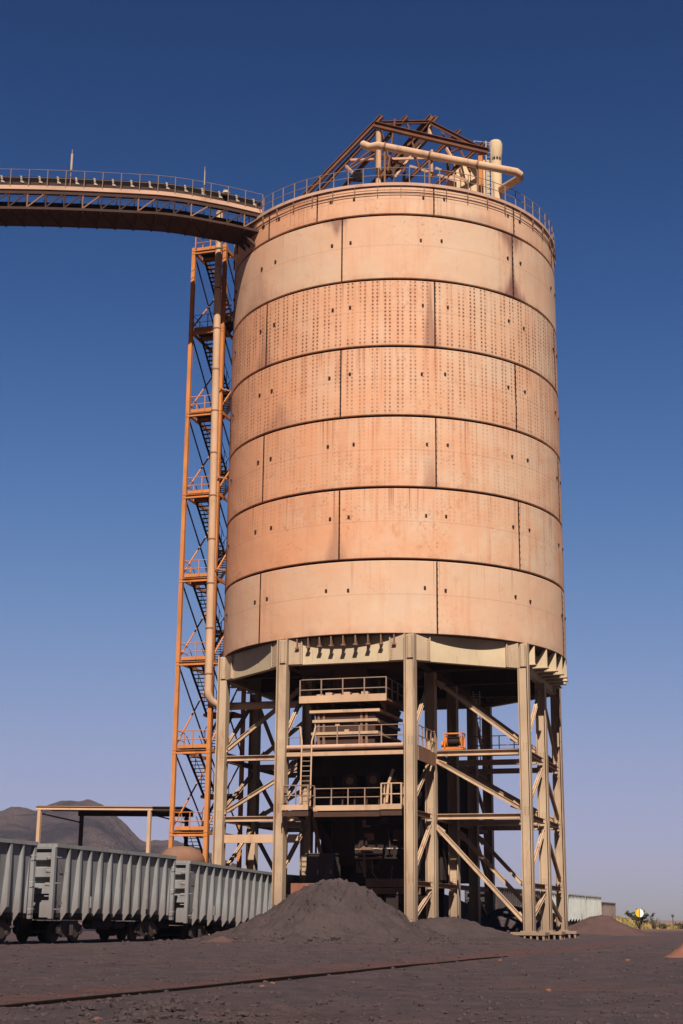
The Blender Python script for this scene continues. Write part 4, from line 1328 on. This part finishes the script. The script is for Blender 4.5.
def make_wagon(paint, label, low_h=0.0):
    """built along local x with the near side on local -y"""
    w = thing('ore_wagon', label, 'wagon', (0, 0, 0), 'ore wagons coupled in the long train')
    LX, ZT, ZB = 6.22, 4.28 - low_h, 1.28
    yt, yb = 1.40, 1.20
    b = MB()
    for s in (-1, 1):       # sloping side sheets
        b.prism([(0, s * yt, ZT - 0.1), (0, s * yb, ZB), (0, s * (yb - 0.04), ZB), (0, s * (yt - 0.04), ZT - 0.1)], (1, 0, 0), 2 * LX - 0.5)
    b.box((-LX + 0.3, -yb, ZB), (LX - 0.3, yb, ZB + 0.06))
    for s in (-1, 1):
        b.box((s * (LX - 0.3) - 0.03, -1.36, ZB), (s * (LX - 0.3) + 0.03, 1.36, ZT - 0.1))
    body = b.build('body', paint, w, True)
    b = MB()
    for s in (-1, 1):
        b.box((-LX - 0.05, s * 1.42 - 0.11, ZT - 0.16), (LX + 0.05, s * 1.42 + 0.11, ZT))
        b.box((s * LX - 0.10, -1.31, ZT - 0.16), (s * LX + 0.08, 1.31, ZT))
    b.build('top_rim', paint, w, True)
    b = MB()
    b.box((-LX + 0.3, -0.95, 1.0), (LX - 0.3, 0.95, ZB))
    for s in (-1, 1):
        b.box((-LX, s * 1.18 - 0.06, 1.10), (LX, s * 1.18 + 0.06, 1.30))
    b.build('underframe', 'bogie_black', w, True)
    # end posts and protruding end beams
    for s in (-1, 1):
        for y in (-1.41, 1.41):
            b = MB()
            b.box((s * LX - 0.16, y - 0.09, 1.05), (s * LX + 0.02, y + 0.09, ZT - 0.16))
            y0, y1 = (-1.32, -0.85) if y < 0 else (0.85, 1.32)
            b.box((s * LX - 0.16, y0, 1.10), (s * LX - 0.10, y1, 1.75))
            e = b.build('end_post', paint, w, True)
        H = ZT - 1.28
        for f0, f1 in ((0.115, 0.235), (0.335, 0.48), (0.57, 0.72)):
            xa, xb = sorted((s * (LX - 0.28), s * (LX - 0.01)))
            b = MB()
            b.add([(s * (LX - 0.28), y, z) for y in (-1.31, 1.31) for z in (ZT - H * f0, ZT - H * f1 - 0.06)] +
                  [(s * (LX - 0.01), y, z) for y in (-1.31, 1.31) for z in (ZT - H * f0 - 0.06, ZT - H * f1)],
                  [(0, 2, 3, 1), (4, 5, 7, 6), (0, 1, 5, 4), (2, 6, 7, 3), (0, 4, 6, 2), (1, 3, 7, 5)])
            b.build('end_beam', paint, e, True)
    # side ribs: plates that deepen downwards with a flange on the outer edge
    nb = 12
    for s in (-1, 1):
        for k in range(1, nb):
            x = -LX + 0.12 + (2 * LX - 0.24) * k / nb
            b = MB()
            tip = 0.95 if k % 2 else 1.16
            b.prism([(x, s * (yt - 0.02), ZT - 0.17), (x, s * 1.50, ZT - 0.17), (x, s * 1.50, tip + 0.35), (x, s * (yb + 0.06), tip), (x, s * (yb - 0.02), ZB)], (1, 0, 0), 0.05)
            wd = 0.10 if k % 2 else 0.16
            b.box((x + 0.0, s * 1.50 - 0.015, tip + 0.36), (x + wd, s * 1.50 + 0.015, ZT - 0.17))
            b.build('side_rib', paint, body, True)
    # grab irons
    for (sx, sy) in ((-1, -1), (1, -1), (-1, 1), (1, 1)):
        b = MB()
        for k in range(5):
            z = 1.45 + 0.56 * k
            if z > ZT - 0.3:
                continue
            b.tube([(sx * (LX + 0.02), sy * 1.05, z), (sx * (LX + 0.09), sy * 1.05, z), (sx * (LX + 0.09), sy * 1.42, z), (sx * (LX + 0.02), sy * 1.42, z)], 0.014, 6)
            if k % 2 == 0:
                b.tube([(sx * (LX - 0.03), sy * 1.50, z), (sx * (LX - 0.03), sy * 1.57, z), (sx * (LX - 0.36), sy * 1.57, z), (sx * (LX - 0.36), sy * 1.44, z)], 0.014, 6)
        b.build('grab_irons', 'galvanised' if paint != 'wagon_brown' else paint, w, True)
    # brake cylinder, rods, a small lever plate
    b = MB()
    b.tube([(-1.3, -0.55, 0.85), (0.7, -0.55, 0.85)], 0.27, 14)
    b.tube([(1.0, -0.7, 0.78), (2.0, -0.7, 0.78)], 0.16, 12)
    b.bar((-3.2, -0.85, 0.75), (3.2, -0.85, 0.75), 0.06)
    b.build('brake_gear', 'bogie_black', w, True)
    for x in (-2.9, 2.9):
        MB().box((x - 0.09, -1.60, 1.55), (x + 0.09, -1.54, 2.05)).build('brake_lever', paint, w, True)
    # couplers
    for s in (-1, 1):
        b = MB()
        b.box((min(s * 5.6, s * 6.5), -0.12, 0.82), (max(s * 5.6, s * 6.5), 0.12, 1.02))
        b.box((min(s * 6.4, s * 6.72), -0.2, 0.74), (max(s * 6.4, s * 6.72), 0.2, 1.10))
        b.build('coupler', 'bogie_black', w, True)
    # bogies
    for s in (-1, 1):
        x = s * 3.95
        b = MB()
        b.box((x - 0.22, -1.0, 0.5), (x + 0.22, 1.0, 0.95))
        bog = b.build('bogie', 'bogie_black', w, True)
        for y in (-1.03, 1.03):
            b = MB()
            b.prism([(x - 1.28, y, 0.62), (x - 1.05, y, 0.78), (x - 0.55, y, 0.98), (x + 0.55, y, 0.98), (x + 1.05, y, 0.78), (x + 1.28, y, 0.62), (x + 1.22, y, 0.42), (x + 0.95, y, 0.44),
                     (x + 0.62, y, 0.24), (x - 0.62, y, 0.24), (x - 0.95, y, 0.44), (x - 1.22, y, 0.42)], (0, 1, 0), 0.14)
            for q in (-0.14, 0.0, 0.14):
                b.tube([(x + q, y - 0.09 * (1 if y < 0 else -1), 0.34), (x + q, y - 0.09 * (1 if y < 0 else -1), 0.80)], 0.075, 8)
            for q in (-0.93, 0.93):
                yo = y - 0.12 if y < 0 else y + 0.12
                b.tube([(x + q, y, 0.47), (x + q, yo, 0.47)], 0.13, 12)
            b.build('side_frame', 'wheel_steel', bog, True)
        for q in (-0.93, 0.93):
            for y in (-0.78, 0.78):
                b = MB()
                yo = y + (0.07 if y > 0 else -0.07); yi = y - (0.07 if y > 0 else -0.07)
                b.tube([(x + q, yi, 0.47), (x + q, yi + (yo - yi) * 0.2, 0.47), (x + q, yi + (yo - yi) * 0.25, 0.47), (x + q, yo, 0.47)], [0.50, 0.50, 0.46, 0.45], 24)
                b.build('wheel', 'wheel_steel', bog, True)
            MB().tube([(x + q, -0.75, 0.47), (x + q, 0.75, 0.47)], 0.08, 10).build('axle', 'wheel_steel', bog, True)
    return w


def side_pt(d, off=1.5, z=0.0):
    """a point on the near side line of the train at depth d, moved off metres to the track's centre"""
    p = Vector((-7.35, 91.5, 0)) + TR * ((d - 91.5) / TR.y)
    return p - TN * off + Z * z


RZ = math.atan2(TR.y, TR.x)


def place(w, d0, d1, z=0.0, pitch=0.0):
    c0 = side_pt((d0 + d1) / 2, 1.5, z)
    w.location = c0
    w.rotation_euler = (0, pitch, RZ)
    return w


proto = make_wagon('wagon_grey', 'grey ribbed ore wagon, the complete one of the two in front of the hill')
place(proto, 66.5, 78.4, 0.0, 0.004)
w1 = copy_tree(proto); w1['label'] = 'grey ore wagon cut off by the left edge of the photo'
place(w1, 52.9, 64.8, 0.03, 0.002)
w3 = copy_tree(proto); w3['label'] = 'grey ore wagon partly buried by the ore pile, ending at the left front column'
place(w3, 80.1, 92.0, -0.33, 0.022)
w4 = copy_tree(proto); w4['label'] = 'ore wagon standing in deep shade under the silo behind the front columns'
place(w4, 93.7, 105.6, -0.5, 0.0)
pale = make_wagon('wagon_pale', 'x')
FAR = [(149.0, 'ore wagon in painted-on shade seen between inner columns beyond the silo'), (161.8, 'ore wagon in painted-on shade behind the three right columns'), (174.8, 'pale ore wagon partly hidden by the rearmost right column'),
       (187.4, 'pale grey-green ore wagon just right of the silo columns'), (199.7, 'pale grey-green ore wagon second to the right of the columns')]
painted('wagon_painted_shade', (0.045, 0.042, 0.042), amount=0.3, scale=0.8)  # the silo's shadow put into the paint of two wagons beyond it
black = make_wagon('wagon_painted_shade', 'x')
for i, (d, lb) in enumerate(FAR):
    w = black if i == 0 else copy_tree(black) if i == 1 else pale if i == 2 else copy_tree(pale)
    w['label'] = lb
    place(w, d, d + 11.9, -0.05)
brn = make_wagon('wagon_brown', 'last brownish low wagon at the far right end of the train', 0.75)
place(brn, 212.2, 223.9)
# track under the train
trk = thing('railway_track', 'dusty railway track under the ore wagons, mostly buried in fines', 'railway track', side_pt(60, 1.5))
for off in (0.78, 2.22):
    path = [side_pt(d, off, ground_z(*side_pt(d, off).xy) * 0.4 - (0.33 if 80 < d < 96 else 0)) for d in (45, 55, 65, 72, 79, 81, 86, 91, 95, 97, 110, 140, 180, 240)]
    MB().sweep(path, [(-0.035, -0.2), (0.035, -0.2), (0.035, 0.02), (-0.035, 0.02)], TN).build('rail', 'wheel_steel', trk)

# the half buried rail in the foreground
b = MB()
path = []
s = -14.0
while s < 34:
    p = RAIL_P + RAIL_T * s
    fade = -0.05 * max(0, (s - 17) / 17)
    path.append(p + Z * (0.034 + fade * 0.6 + 0.006 * math.sin(s * 0.7)))
    s += 0.6
sd = Vector((RAIL_T.y, -RAIL_T.x, 0))
b.sweep(path, [(-0.033, 0.012), (-0.033, -0.2), (0.033, -0.2), (0.033, 0.012), (0.02, 0.02), (-0.02, 0.02)], sd)
t = NT('old_rail')
M['old_rail'] = t.done(t.mix(t.noise(3), (0.006, 0.005, 0.005), (0.016, 0.010, 0.008)), 0.9, 0, 0.05)
tag(b.build('buried_rail', 'old_rail'), 'dark half-buried rail running slantwise across the foreground soil', 'rail')


# ------------------------------------------------------------------ piles, rocks
def pile_mat(name, a, c_, e):
    t = NT(name)
    n1, n2, n3 = t.noise(0.7, 6, 0.65), t.noise(5.0, 6, 0.7), t.noise(28, 3, 0.7)
    c = t.mix(t.ramp(n1, 0.35, 0.7), a, c_)
    c = t.mix(t.ramp(n2, 0.55, 0.74, 0, 0.7), c, e)
    c = t.mix(t.ramp(n3, 0.62, 0.75, 0, 0.4), c, (0.10, 0.068, 0.062))
    t.bump(t.math('ADD', t.math('MULTIPLY', n2, 0.5), t.math('MULTIPLY', n3, 0.2)), 1.0, 0.16)
    M[name] = t.done(c, 0.95, 0, 0.1)


pile_mat('ore_fines', (0.0581, 0.0429, 0.0440), (0.0779, 0.0553, 0.0554), (0.0297, 0.0221, 0.0234))
pile_mat('pile_fines', (0.048, 0.035, 0.034), (0.070, 0.050, 0.048), (0.024, 0.018, 0.018))
pile_mat('ore_brown', (0.0759, 0.0442, 0.0398), (0.1023, 0.0598, 0.0518), (0.0396, 0.0247, 0.0241))
pile_mat('soil_red', (0.17, 0.075, 0.05), (0.22, 0.10, 0.064), (0.09, 0.042, 0.032))


def pile(name, label, cx, cy, rx, ry, h, mat, seed, rough=0.12, bell=False, cat='pile', n=90, rot=0.0):
    b = MB()
    rr = [0.0]
    m = n // 2
    for i in range(1, m + 1):
        rr.append(1.25 * i / m)
    na = n * 2
    b.v.append(Vector((cx, cy, h)))
    for r in rr[1:]:
        for k in range(na):
            a = 2 * math.pi * k / na
            lx, ly = r * rx * math.cos(a), r * ry * math.sin(a)
            x = cx + lx * math.cos(rot) - ly * math.sin(rot)
            y = cy + lx * math.sin(rot) + ly * math.cos(rot)
            wob = 1 + 0.16 * noise.noise(Vector((math.cos(a) * 1.6, math.sin(a) * 1.6, seed)))
            q = r / wob
            body = h * (1 - q) if q < 1 else h * (1 - q) * 1.0
            body = h * (math.sqrt((1 - q) ** 2 + 0.010) - 0.1) if q < 1 else -(q - 1) * h * 0.8
            if q < 0.30:
                body = min(body, h * (0.80 - q * 0.32))
            if bell:
                body = h * (math.exp(-(1.95 * q) ** 2) - 0.035)
            z = body + rough * noise.fractal(Vector((x / 1.4, y / 1.4, seed)), 0.9, 2.0, 5) * min(1, (1.3 - q))
            z += rough * (0.62 if bell else 0.4) * noise.fractal(Vector((x / 0.42, y / 0.42, seed + 4)), 0.8, 2.0, 4) * min(1, max(0, 1.2 - q))
            b.v.append(Vector((x, y, z)))
    for k in range(na):
        b.f.append((0, 1 + k, 1 + (k + 1) % na))
    for i in range(len(rr) - 2):
        for k in range(na):
            a0 = 1 + i * na + k; a1 = 1 + i * na + (k + 1) % na
            b.f.append((a0, a0 + na, a1 + na, a1))
    b.v[0].z = sum(b.v[1 + k].z for k in range(na)) / na
    b.smooth = [True] * len(b.f)
    return tag(b.build(name, mat, sharp=180), label, cat)


pile('ore_pile', 'largest dark heap of ore fines spilled in front of the silo legs', -3.05, 82.5, 8.3, 6.8, 3.3, 'pile_fines', 1.0, 0.30, True, n=210)
pile('ore_pile', 'low dark heap sloping right from the main ore pile to the column foot', 2.8, 87.5, 6.5, 4.6, 1.30, 'pile_fines', 4.0, 0.14, True, n=120)
pile('ore_pile', 'dark shaded heap behind the columns at the right of the silo', 8.6, 108.5, 5.2, 4.5, 2.6, 'ore_fines', 6.0, 0.14)
pile('ore_pile', 'long brown bank of spoil seen between the columns behind the silo', 0.5, 127, 17, 7, 4.4, 'ore_brown', 8.0, 0.3)
pile('ore_pile', 'brown heap in front of the far pale wagons right of the columns', 16.6, 123, 4.3, 4.0, 1.95, 'ore_brown', 9.0, 0.14)
pile('soil_mound', 'small orange-red mound of earth at the right edge of the yard', 11.2, 55.0, 1.6, 1.2, 1.15, 'soil_red', 12.0, 0.22, cat='mound', n=60)
pile('soil_mound', 'small low red lump of earth in front of the third wagon', at(222, 928, 75).x, 75, 1.0, 0.6, 0.42, 'ore_brown', 13.0, 0.08, cat='mound', n=50)


def rock_mesh(b, c, s, seed, sub=2):
    bm = bmesh.new()
    bmesh.ops.create_icosphere(bm, subdivisions=sub, radius=1.0)
    bm.verts.ensure_lookup_table()
    ax = (random.uniform(0.8, 1.3), random.uniform(0.7, 1.1), random.uniform(0.5, 0.8))
    vs = []
    for v in bm.verts:
        p = v.co.copy()
        k = 1 + 0.45 * noise.noise(p * 1.3 + Vector((seed * 3.1, seed, 0))) + 0.2 * noise.noise(p * 3.2 + Vector((seed, 0, seed)))
        p = Vector((p.x * ax[0], p.y * ax[1], p.z * ax[2])) * k * s
        vs.append(Vector(c) + p)
    fs = [tuple(v.index for v in f.verts) for f in bm.faces]
    bm.free()
    b.add(vs, fs, False)


def on_ground(px, py):
    v = at(px, py, 10) - CAM
    k = -CAM.z / v.z
    p = CAM + v * k
    for _ in range(4):
        k = (ground_z(p.x, p.y) - CAM.z) / v.z
        p = CAM + v * k
    return Vector((p.x, p.y, ground_z(p.x, p.y)))


BIG = [(168, 1016, 0.13, 'ore_fines', 'largest dark clod of soil at the lower left foreground'), (205, 1006, 0.12, 'ore_fines', 'dark angular clod right of the largest clod'),
       (243, 1019, 0.07, 'ore_fines', 'small black stone alone near the bottom edge'), (97, 1021, 0.05, 'soil_red', 'small bright orange stone at the bottom left'),
       (272, 984, 0.05, 'soil_red', 'orange flat stone just below the buried rail'), (262, 987, 0.045, 'soil_red', 'smaller orange chip beside the flat stone by the rail'),
       (500, 961, 0.07, 'soil_red', 'orange stone right of the rail in the middle distance'), (548, 991, 0.06, 'soil_red', 'pale orange stone in the right foreground'),
       (576, 961, 0.12, 'ore_fines', 'dark stone in front of the right column foot'), (627, 961, 0.08, 'soil_red', 'flat reddish stone left of the orange mound'),
       (187, 938, 0.45, 'ore_brown', 'large reddish lump lying under the coupling of the last two near wagons')]
for i, (px, py, s, mt, lb) in enumerate(BIG):
    b = MB()
    p = on_ground(px, py)
    rock_mesh(b, p + Z * s * 0.12, s, i * 1.7 + 0.3, 3)
    tag(b.build('rock', mt), lb, 'rock')
src = None
random.seed(33)
for i in range(26):
    px, py = random.gauss(175, 42), random.uniform(1001, 1023)
    p = on_ground(px, py)
    sz = random.uniform(0.035, 0.085)
    b = MB()
    rock_mesh(b, p + Z * sz * 0.2, sz, i * 2.3 + 40, 2)
    tag(b.build('clod', 'pile_fines'), 'dark clod of soil among the rubble at the lower left', 'clod', 'clods in the rubble at the lower left')
gv = MB()
for i in range(5200):
    r = 18.5 + (random.random() ** 1.6) * 60
    a = R(random.uniform(-16.5, 12.5))
    x, y = r * math.sin(a), r * math.cos(a)
    s = random.choice((0.007, 0.010, 0.014, 0.026)) * random.uniform(0.6, 1.5) * (1 + r / 60)
    rock_mesh(gv, (x, y, ground_z(x, y) + s * 0.2), s, i * 0.37, 1)
for i in range(420):      # coarse patch at the lower left
    px, py = random.gauss(150, 60), random.uniform(1000, 1024)
    p = on_ground(px, py)
    s = random.choice((0.012, 0.016, 0.024, 0.05)) * random.uniform(0.5, 1.4)
    rock_mesh(gv, p + Z * s * 0.3, s, i * 0.53 + 7, 1)
for i in range(1500):
    a = random.uniform(0, 2 * math.pi); q = random.random() ** 0.6 * 1.1
    x, y = -3.05 + 8.3 * q * math.cos(a), 82.5 + 6.8 * q * math.sin(a)
    if y > 83:
        continue
    zz_ = 3.3 * (math.exp(-(1.95 * q) ** 2) - 0.035) - 0.02
    s = random.uniform(0.02, 0.06)
    rock_mesh(gv, (x, y, max(zz_, ground_z(x, y))), s, i * 0.71 + 3, 1)
for i in range(500):
    a = R(random.uniform(200, 340)); q = random.uniform(0.75, 1.35)
    x, y = -3.05 + 8.3 * q * math.cos(a), 82.5 + 6.8 * q * math.sin(a)
    sz = random.uniform(0.03, 0.13)
    rock_mesh(gv, (x, y, ground_z(x, y) + max(0, 3.3 * (math.exp(-(1.95 * q) ** 2) - 0.035)) + sz * 0.1), sz, i * 0.9 + 11, 1)
o = gv.build('gravel', 'ore_fines')
structure(o, 'stuff'); o['label'] = 'loose ore gravel strewn over the yard'

# ------------------------------------------------------------------ far right: grass, bush, signs
t = NT('dry_grass')
gn = t.noise(0.35, 5, 0.6)
M['dry_grass'] = t.done(t.mix(t.ramp(gn, 0.35, 0.65), (0.15, 0.135, 0.045), (0.34, 0.215, 0.085)), 0.9, 0, 0.1)
t = NT('twig_leaf')
M['twig_leaf'] = t.done(t.mix(t.ramp(t.noise(1.5), 0.3, 0.7), (0.055, 0.058, 0.030), (0.105, 0.095, 0.048)), 0.9, 0, 0.1)
t = NT('twig_bark')
M['twig_bark'] = t.done(t.mix(t.noise(4), (0.06, 0.045, 0.038), (0.11, 0.085, 0.07)), 0.9, 0, 0.1)
bk = MB()
nx, ny = 90, 24
bc = at(612, 915, 236)
for j in range(ny + 1):
    for i in range(nx + 1):
        x = bc.x - 14 + 64 * i / nx
        y = 222 + 44 * j / ny
        f = (x - (bc.x - 14)) / 64
        prof = 1.75 * math.exp(-((f - 0.20) / 0.13) ** 2) + 0.30 + 0.25 * noise.noise(Vector((x / 6, 0, 2)))
        sh_ = math.sin(math.pi * j / ny) ** 0.7
        z = ground_z(x, y) - 0.3 + sh_ * prof + 0.12 * noise.fractal(Vector((x / 2, y / 2, 1)), 0.9, 2, 4)
        bk.v.append(Vector((x, y, z)))
for j in range(ny):
    for i in range(nx):
        bk.f.append((j * (nx + 1) + i, j * (nx + 1) + i + 1, (j + 1) * (nx + 1) + i + 1, (j + 1) * (nx + 1) + i))
bk.smooth = [True] * len(bk.f)
structure(bk.build('bank', 'dry_grass', sharp=180))
gr = MB()
for i in range(7000):
    x = random.uniform(bc.x - 12, bc.x + 48); y = random.uniform(212, 246)
    f = (x - (bc.x - 14)) / 64; j = (y - 222) / 44
    z = ground_z(x, y)
    if j > 0:
        z = max(z, z - 0.3 + math.sin(math.pi * min(1, j)) ** 0.7 * (1.75 * math.exp(-((f - 0.20) / 0.13) ** 2) + 0.30))
    h = random.uniform(0.15, 0.45)
    dx, dy = random.uniform(-0.2, 0.2), random.uniform(-0.2, 0.2)
    for k in range(2):
        a = random.uniform(0, 3.14); w_ = 0.10
        gr.add([(x - w_ * math.cos(a), y - w_ * math.sin(a), z), (x + w_ * math.cos(a), y + w_ * math.sin(a), z), (x + dx, y + dy, z + h)], [(0, 1, 2)])
o = gr.build('grass', 'dry_grass')
structure(o, 'stuff'); o['label'] = 'dry yellow-green grass on the far bank'


def bush(name, label, px, d, h, wd, n_leaf, seed, cat='bush', leaf=0.11):
    random.seed(seed)
    x0 = at(px, 915, d).x
    z0 = ground_z(x0, d)
    root = thing(name, label, cat, (x0, d, z0))
    st, lv = MB(), MB()
    tips = []
    for i in range(13):
        a = random.uniform(0, 2 * math.pi)
        sp = random.uniform(0.25, 1.0) * wd / 2
        hh = h * random.uniform(0.55, 1.0)
        p0 = Vector((x0 + random.uniform(-0.15, 0.15), d + random.uniform(-0.15, 0.15), z0 - 0.1))
        p2 = Vector((x0 + math.cos(a) * sp, d + math.sin(a) * sp, z0 + hh))
        p1 = p0.lerp(p2, 0.5) + Vector((random.uniform(-0.2, 0.2), random.uniform(-0.2, 0.2), 0.15 * h))
        st.tube([p0, p1, p2], [0.05, 0.035, 0.012], 5)
        for k in range(5):
            f = random.uniform(0.35, 1.0)
            q = p0.lerp(p1, f * 2) if f < 0.5 else p1.lerp(p2, f * 2 - 1)
            e = q + Vector((random.uniform(-1, 1), random.uniform(-1, 1), random.uniform(-0.1, 0.8))).normalized() * random.uniform(0.3, 0.7) * h * 0.32
            st.tube([q, e], [0.018, 0.006], 4)
            tips.append((q, e))
    for i in range(n_leaf):
        q, e = random.choice(tips)
        c0 = q.lerp(e, random.uniform(0.2, 1.15)) + Vector((random.gauss(0, 0.08), random.gauss(0, 0.08), random.gauss(0, 0.08)))
        a = Vector((random.uniform(-1, 1), random.uniform(-1, 1), random.uniform(-1, 1))).normalized() * leaf * random.uniform(0.5, 1.2)
        b2 = a.cross(Vector((random.uniform(-1, 1), random.uniform(-1, 1), 1))).normalized() * leaf * 0.5
        lv.add([c0 - a, c0 + b2, c0 + a, c0 - b2], [(0, 1, 2, 3)])
    st.build('branches', 'twig_bark', root)
    lv.build('foliage', 'twig_leaf', root)
    return root


bush('thorn_bush', 'dark scraggly thorn bush behind the round sign', 639, 203, 2.6, 4.6, 2200, 3, leaf=0.13)
bush('thorn_bush', 'sparse leafless bush right of the round sign', 654, 206, 1.6, 2.2, 150, 5)
bush('shrub', 'low green shrub at the right edge of the photo', 681, 212, 0.9, 2.6, 700, 6, 'shrub')
bush('shrub', 'tiny green shrub left of the thin signal post', 662, 214, 0.7, 2.2, 400, 9, 'shrub')

sgp = at(639.5, 913, 189)
sg = thing('round_sign', 'round railway sign, half yellow and half white, on a post before a bush', 'sign', (sgp.x, 189, ground_z(sgp.x, 189)))
MB().tube([(sgp.x, 189.06, ground_z(sgp.x, 189) - 0.2), (sgp.x, 189.06, sgp.z + 0.4)], 0.04, 8).build('post', 'sign_dark', sg)
for s, mt in ((-1, 'sign_yellow'), (1, 'sign_white')):
    pts = [Vector((sgp.x + s * 0.04, 189, sgp.z - 0.50))] + [Vector((sgp.x + s * (0.04 + 0.47 * math.sin(math.pi * k / 14)), 189, sgp.z - 0.50 * math.cos(math.pi * k / 14))) for k in range(1, 14)] + [Vector((sgp.x + s * 0.04, 189, sgp.z + 0.50))]
    MB().prism(pts, (0, 1, 0), 0.03).build('sign_half', mt, sg)
MB().box((sgp.x - 0.035, 188.97, sgp.z - 0.5), (sgp.x + 0.035, 189.01, sgp.z + 0.5)).build('sign_stripe', 'sign_dark', sg)
pp2 = at(673, 922, 200); pz = at(673, 915.5, 200)
sp = thing('signal_post', 'thin dark signal post with small square head at the far right', 'post', (pp2.x, 200, ground_z(pp2.x, 200)))
MB().bar((pp2.x, 200, ground_z(pp2.x, 200) - 0.2), (pp2.x, 200, pz.z - 0.1), 0.09).build('pole', 'sign_dark', sp)
MB().box((pp2.x - 0.15, 199.9, pz.z - 0.2), (pp2.x + 0.13, 200.1, pz.z + 0.12)).build('head', 'sign_dark', sp)

# ------------------------------------------------------------------ air
hz = MB().box((-1500, -60, -30), (1500, 2300, 190)).build('haze', 'ground_soil')
hz.data.materials.clear()
hm = bpy.data.materials.new('haze_air'); hm.use_nodes = True
hm.node_tree.nodes.remove(hm.node_tree.nodes['Principled BSDF'])
pv = hm.node_tree.nodes.new('ShaderNodeVolumePrincipled')
pv.inputs['Color'].default_value = (0.54, 0.66, 0.95, 1)
pv.inputs['Density'].default_value = 0.00006
hm.node_tree.links.new(pv.outputs[0], hm.node_tree.nodes['Material Output'].inputs['Volume'])
hz.data.materials.append(hm)
structure(hz, 'stuff'); hz['label'] = 'thin dusty desert haze over the plain'

# ------------------------------------------------------------------ light
SUN_AZ, SUN_EL = R(4.5), R(46)
to_sun = Vector((math.sin(SUN_AZ) * math.cos(SUN_EL), -math.cos(SUN_AZ) * math.cos(SUN_EL), math.sin(SUN_EL)))
ld = bpy.data.lights.new('sun', 'SUN')
ld.energy = 5.0
ld.angle = R(0.53)
ld.color = (1.0, 0.915, 0.825)
lo = bpy.data.objects.new('sun', ld)
lo.rotation_euler = to_sun.to_track_quat('Z', 'Y').to_euler()
lo.location = (0, -20, 60)
col.objects.link(lo)

SKY = [(2.48, 0.2415, 24.0), (2.40, 0.233, 24.0), (2.68, 0.1487, 58.0)]
wd = bpy.data.worlds.new('World')
sc.world = wd
wd.use_nodes = True
n, l = wd.node_tree.nodes, wd.node_tree.links
bg = n['Background']
sky = n.new('ShaderNodeTexSky')
sky.sky_type = 'NISHITA'
sky.sun_disc = False
sky.sun_elevation = SUN_EL
sky.sun_rotation = math.pi - SUN_AZ
sky.altitude = 300
sky.air_density = 1.0
sky.dust_density = 0.75
sky.ozone_density = 2.0
sr = n.new('ShaderNodeSeparateColor'); cr = n.new('ShaderNodeCombineColor')
l.new(sky.outputs[0], sr.inputs[0])
for i, (pw, k, lim) in enumerate(SKY):         # a clear, dry desert sky: deeper blue overhead than the model gives
    a = n.new('ShaderNodeMath'); a.operation = 'POWER'
    l.new(sr.outputs[i], a.inputs[0]); a.inputs[1].default_value = pw
    m1 = n.new('ShaderNodeMath'); m1.operation = 'MULTIPLY_ADD'
    l.new(a.outputs[0], m1.inputs[0]); m1.inputs[1].default_value = 1 / lim; m1.inputs[2].default_value = 1.0
    dv = n.new('ShaderNodeMath'); dv.operation = 'DIVIDE'
    l.new(a.outputs[0], dv.inputs[0]); l.new(m1.outputs[0], dv.inputs[1])
    b = n.new('ShaderNodeMath'); b.operation = 'MULTIPLY'
    l.new(dv.outputs[0], b.inputs[0]); b.inputs[1].default_value = k
    l.new(b.outputs[0], cr.inputs[i])
geo = n.new('ShaderNodeTexCoord')
dotn = n.new('ShaderNodeVectorMath'); dotn.operation = 'DOT_PRODUCT'
l.new(geo.outputs['Generated'], dotn.inputs[0]); dotn.inputs[1].default_value = to_sun
mr = n.new('ShaderNodeMapRange'); mr.clamp = True
l.new(dotn.outputs['Value'], mr.inputs['Value'])
mr.inputs['From Min'].default_value = 0.25; mr.inputs['From Max'].default_value = 0.75
mr.inputs['To Min'].default_value = 1.0; mr.inputs['To Max'].default_value = 0.32
sv = n.new('ShaderNodeVectorMath'); sv.operation = 'SCALE'
l.new(cr.outputs[0], sv.inputs[0]); l.new(mr.outputs[0], sv.inputs['Scale'])
l.new(sv.outputs[0], bg.inputs[0])
bg.inputs[1].default_value = 0.053

sc.cycles.diffuse_bounces = 2
sc.view_settings.view_transform = 'Standard'
sc.view_settings.look = 'None'
sc.view_settings.exposure = 0.60
sc.view_settings.gamma = 1.0
sc.view_settings.use_curve_mapping = False
